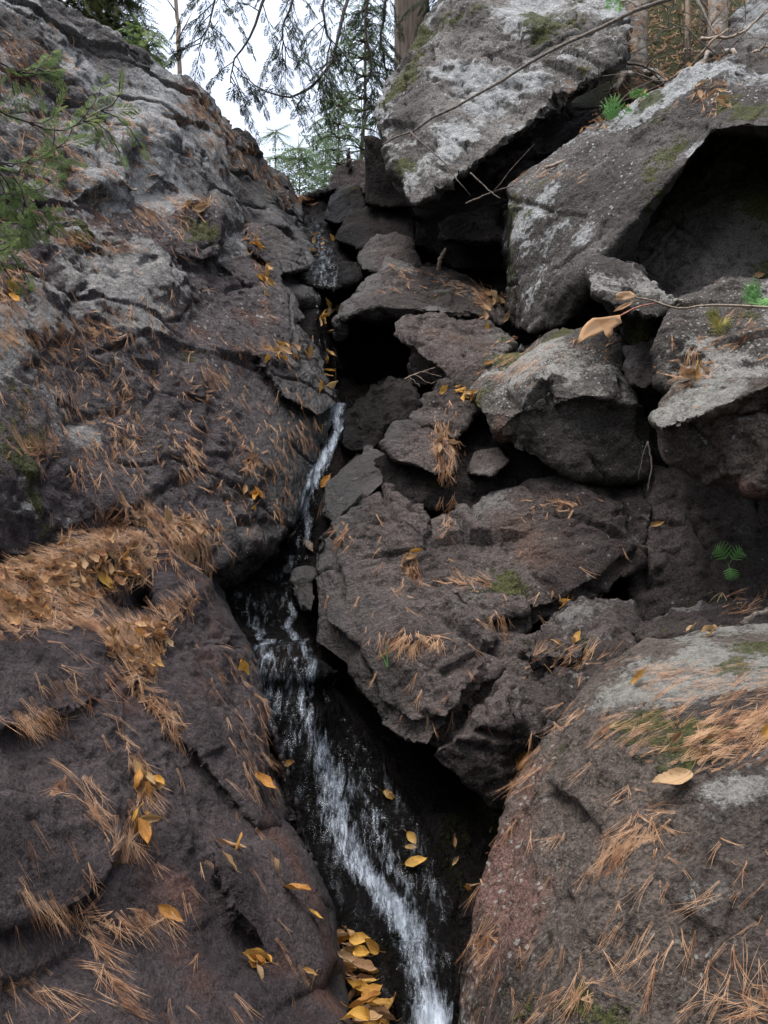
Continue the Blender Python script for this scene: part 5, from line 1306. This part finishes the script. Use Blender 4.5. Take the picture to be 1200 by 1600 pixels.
# dry forked twig in the hollow and others
stick('dead_twig', 'thin pale forked twig in front of the dark hollow', [P(632, 592, 4.35), P(655, 582, 4.35), P(680, 574, 4.35)], .0026, .0012, 'tanbark', side=[[P(648, 585, 4.35), P(668, 598, 4.3), P(680, 596, 4.3)], [P(640, 590, 4.35), P(656, 605, 4.3)], [P(660, 581, 4.35), P(690, 588, 4.3)]])
stick('dead_twig', 'brown upright stick end in the recess behind the flat slab', [P(684, 422, 5.4), P(690, 400, 5.35), P(695, 388, 5.35)], .012, .006, 'tanbark')
stick('dead_twig', 'pale stick lying on the cliff beside the notch crack', [on(188, 280, .01), on(200, 292, .015), on(211, 301, .02)], .006, .004, 'tanbark')
stick('dead_twig', 'dark root emerging from the litter behind the near boulder', [P(1160, 975, 2.85), P(1180, 962, 2.85), P(1215, 945, 2.9)], .010, .007, 'twig')
stick('tree_root', 'thin brown roots hanging in the crack below the jutting grey boulder', [P(1012, 690, 3.6), P(1018, 730, 3.55), P(1010, 770, 3.5)], .004, .002, 'darktwig', 'root', side=[[P(1012, 690, 3.6), P(1004, 720, 3.55), P(998, 750, 3.5)]])
stick('wood_stub', 'splintered grey wood stub standing in the notch', [P(545, 262, 6.9), P(544, 245, 6.9), P(546, 231, 6.9)], .022, .006, 'twig', 'stump')

# ---------------------------------------------------------------- forest around the gully, outside the picture
tr, lf = conifer((0, 0, 0), 13, 2.7, NDL_S, .95, 22, 7, .16, low=.1, gap=.5)
trm = tr.mesh('trunk', M['cedarbark']); M['forest'] = plain_mat('forest_foliage', [(.02, .036, .016), (.05, .075, .026)], random_obj=False, scale=1)
lfm = lf.mesh('crown', M['forest'], False)
for (x, y, z, s, a) in [(-4.5, -3, -.1, 1.0, 0), (-1.8, -4.2, -.1, 1.15, 1), (1.5, -4.6, -.1, 1.0, 2), (4.6, -3.2, -.1, 1.1, 3), (-6.2, .6, 1.5, 1.0, 4), (6.0, .8, 1.2, 1.1, 5), (0, -7.5, -.1, 1.3, 0.5), (-4, -7, -.1, 1.2, 1.6), (4.2, -7.2, -.1, 1.25, 2.6),
                        (-6.6, 4.0, 4.2, .9, 2.2), (6.6, 4.6, 4.6, .9, 3.3), (5.2, 9.5, 6.2, .9, 4.4), (-7, 8, 5.0, 1, 5.1)]:
    e = empty('hemlock_tree', (x, y, z)); e.rotation_euler.z = a; e.scale = (s, s, s)
    tag(e, 'tall hemlock of the forest around the gully, behind or beside the viewer', 'tree', 'forest hemlocks round the gully')
    link(bpy.data.objects.new('trunk', trm), e); link(bpy.data.objects.new('crown', lfm), e)
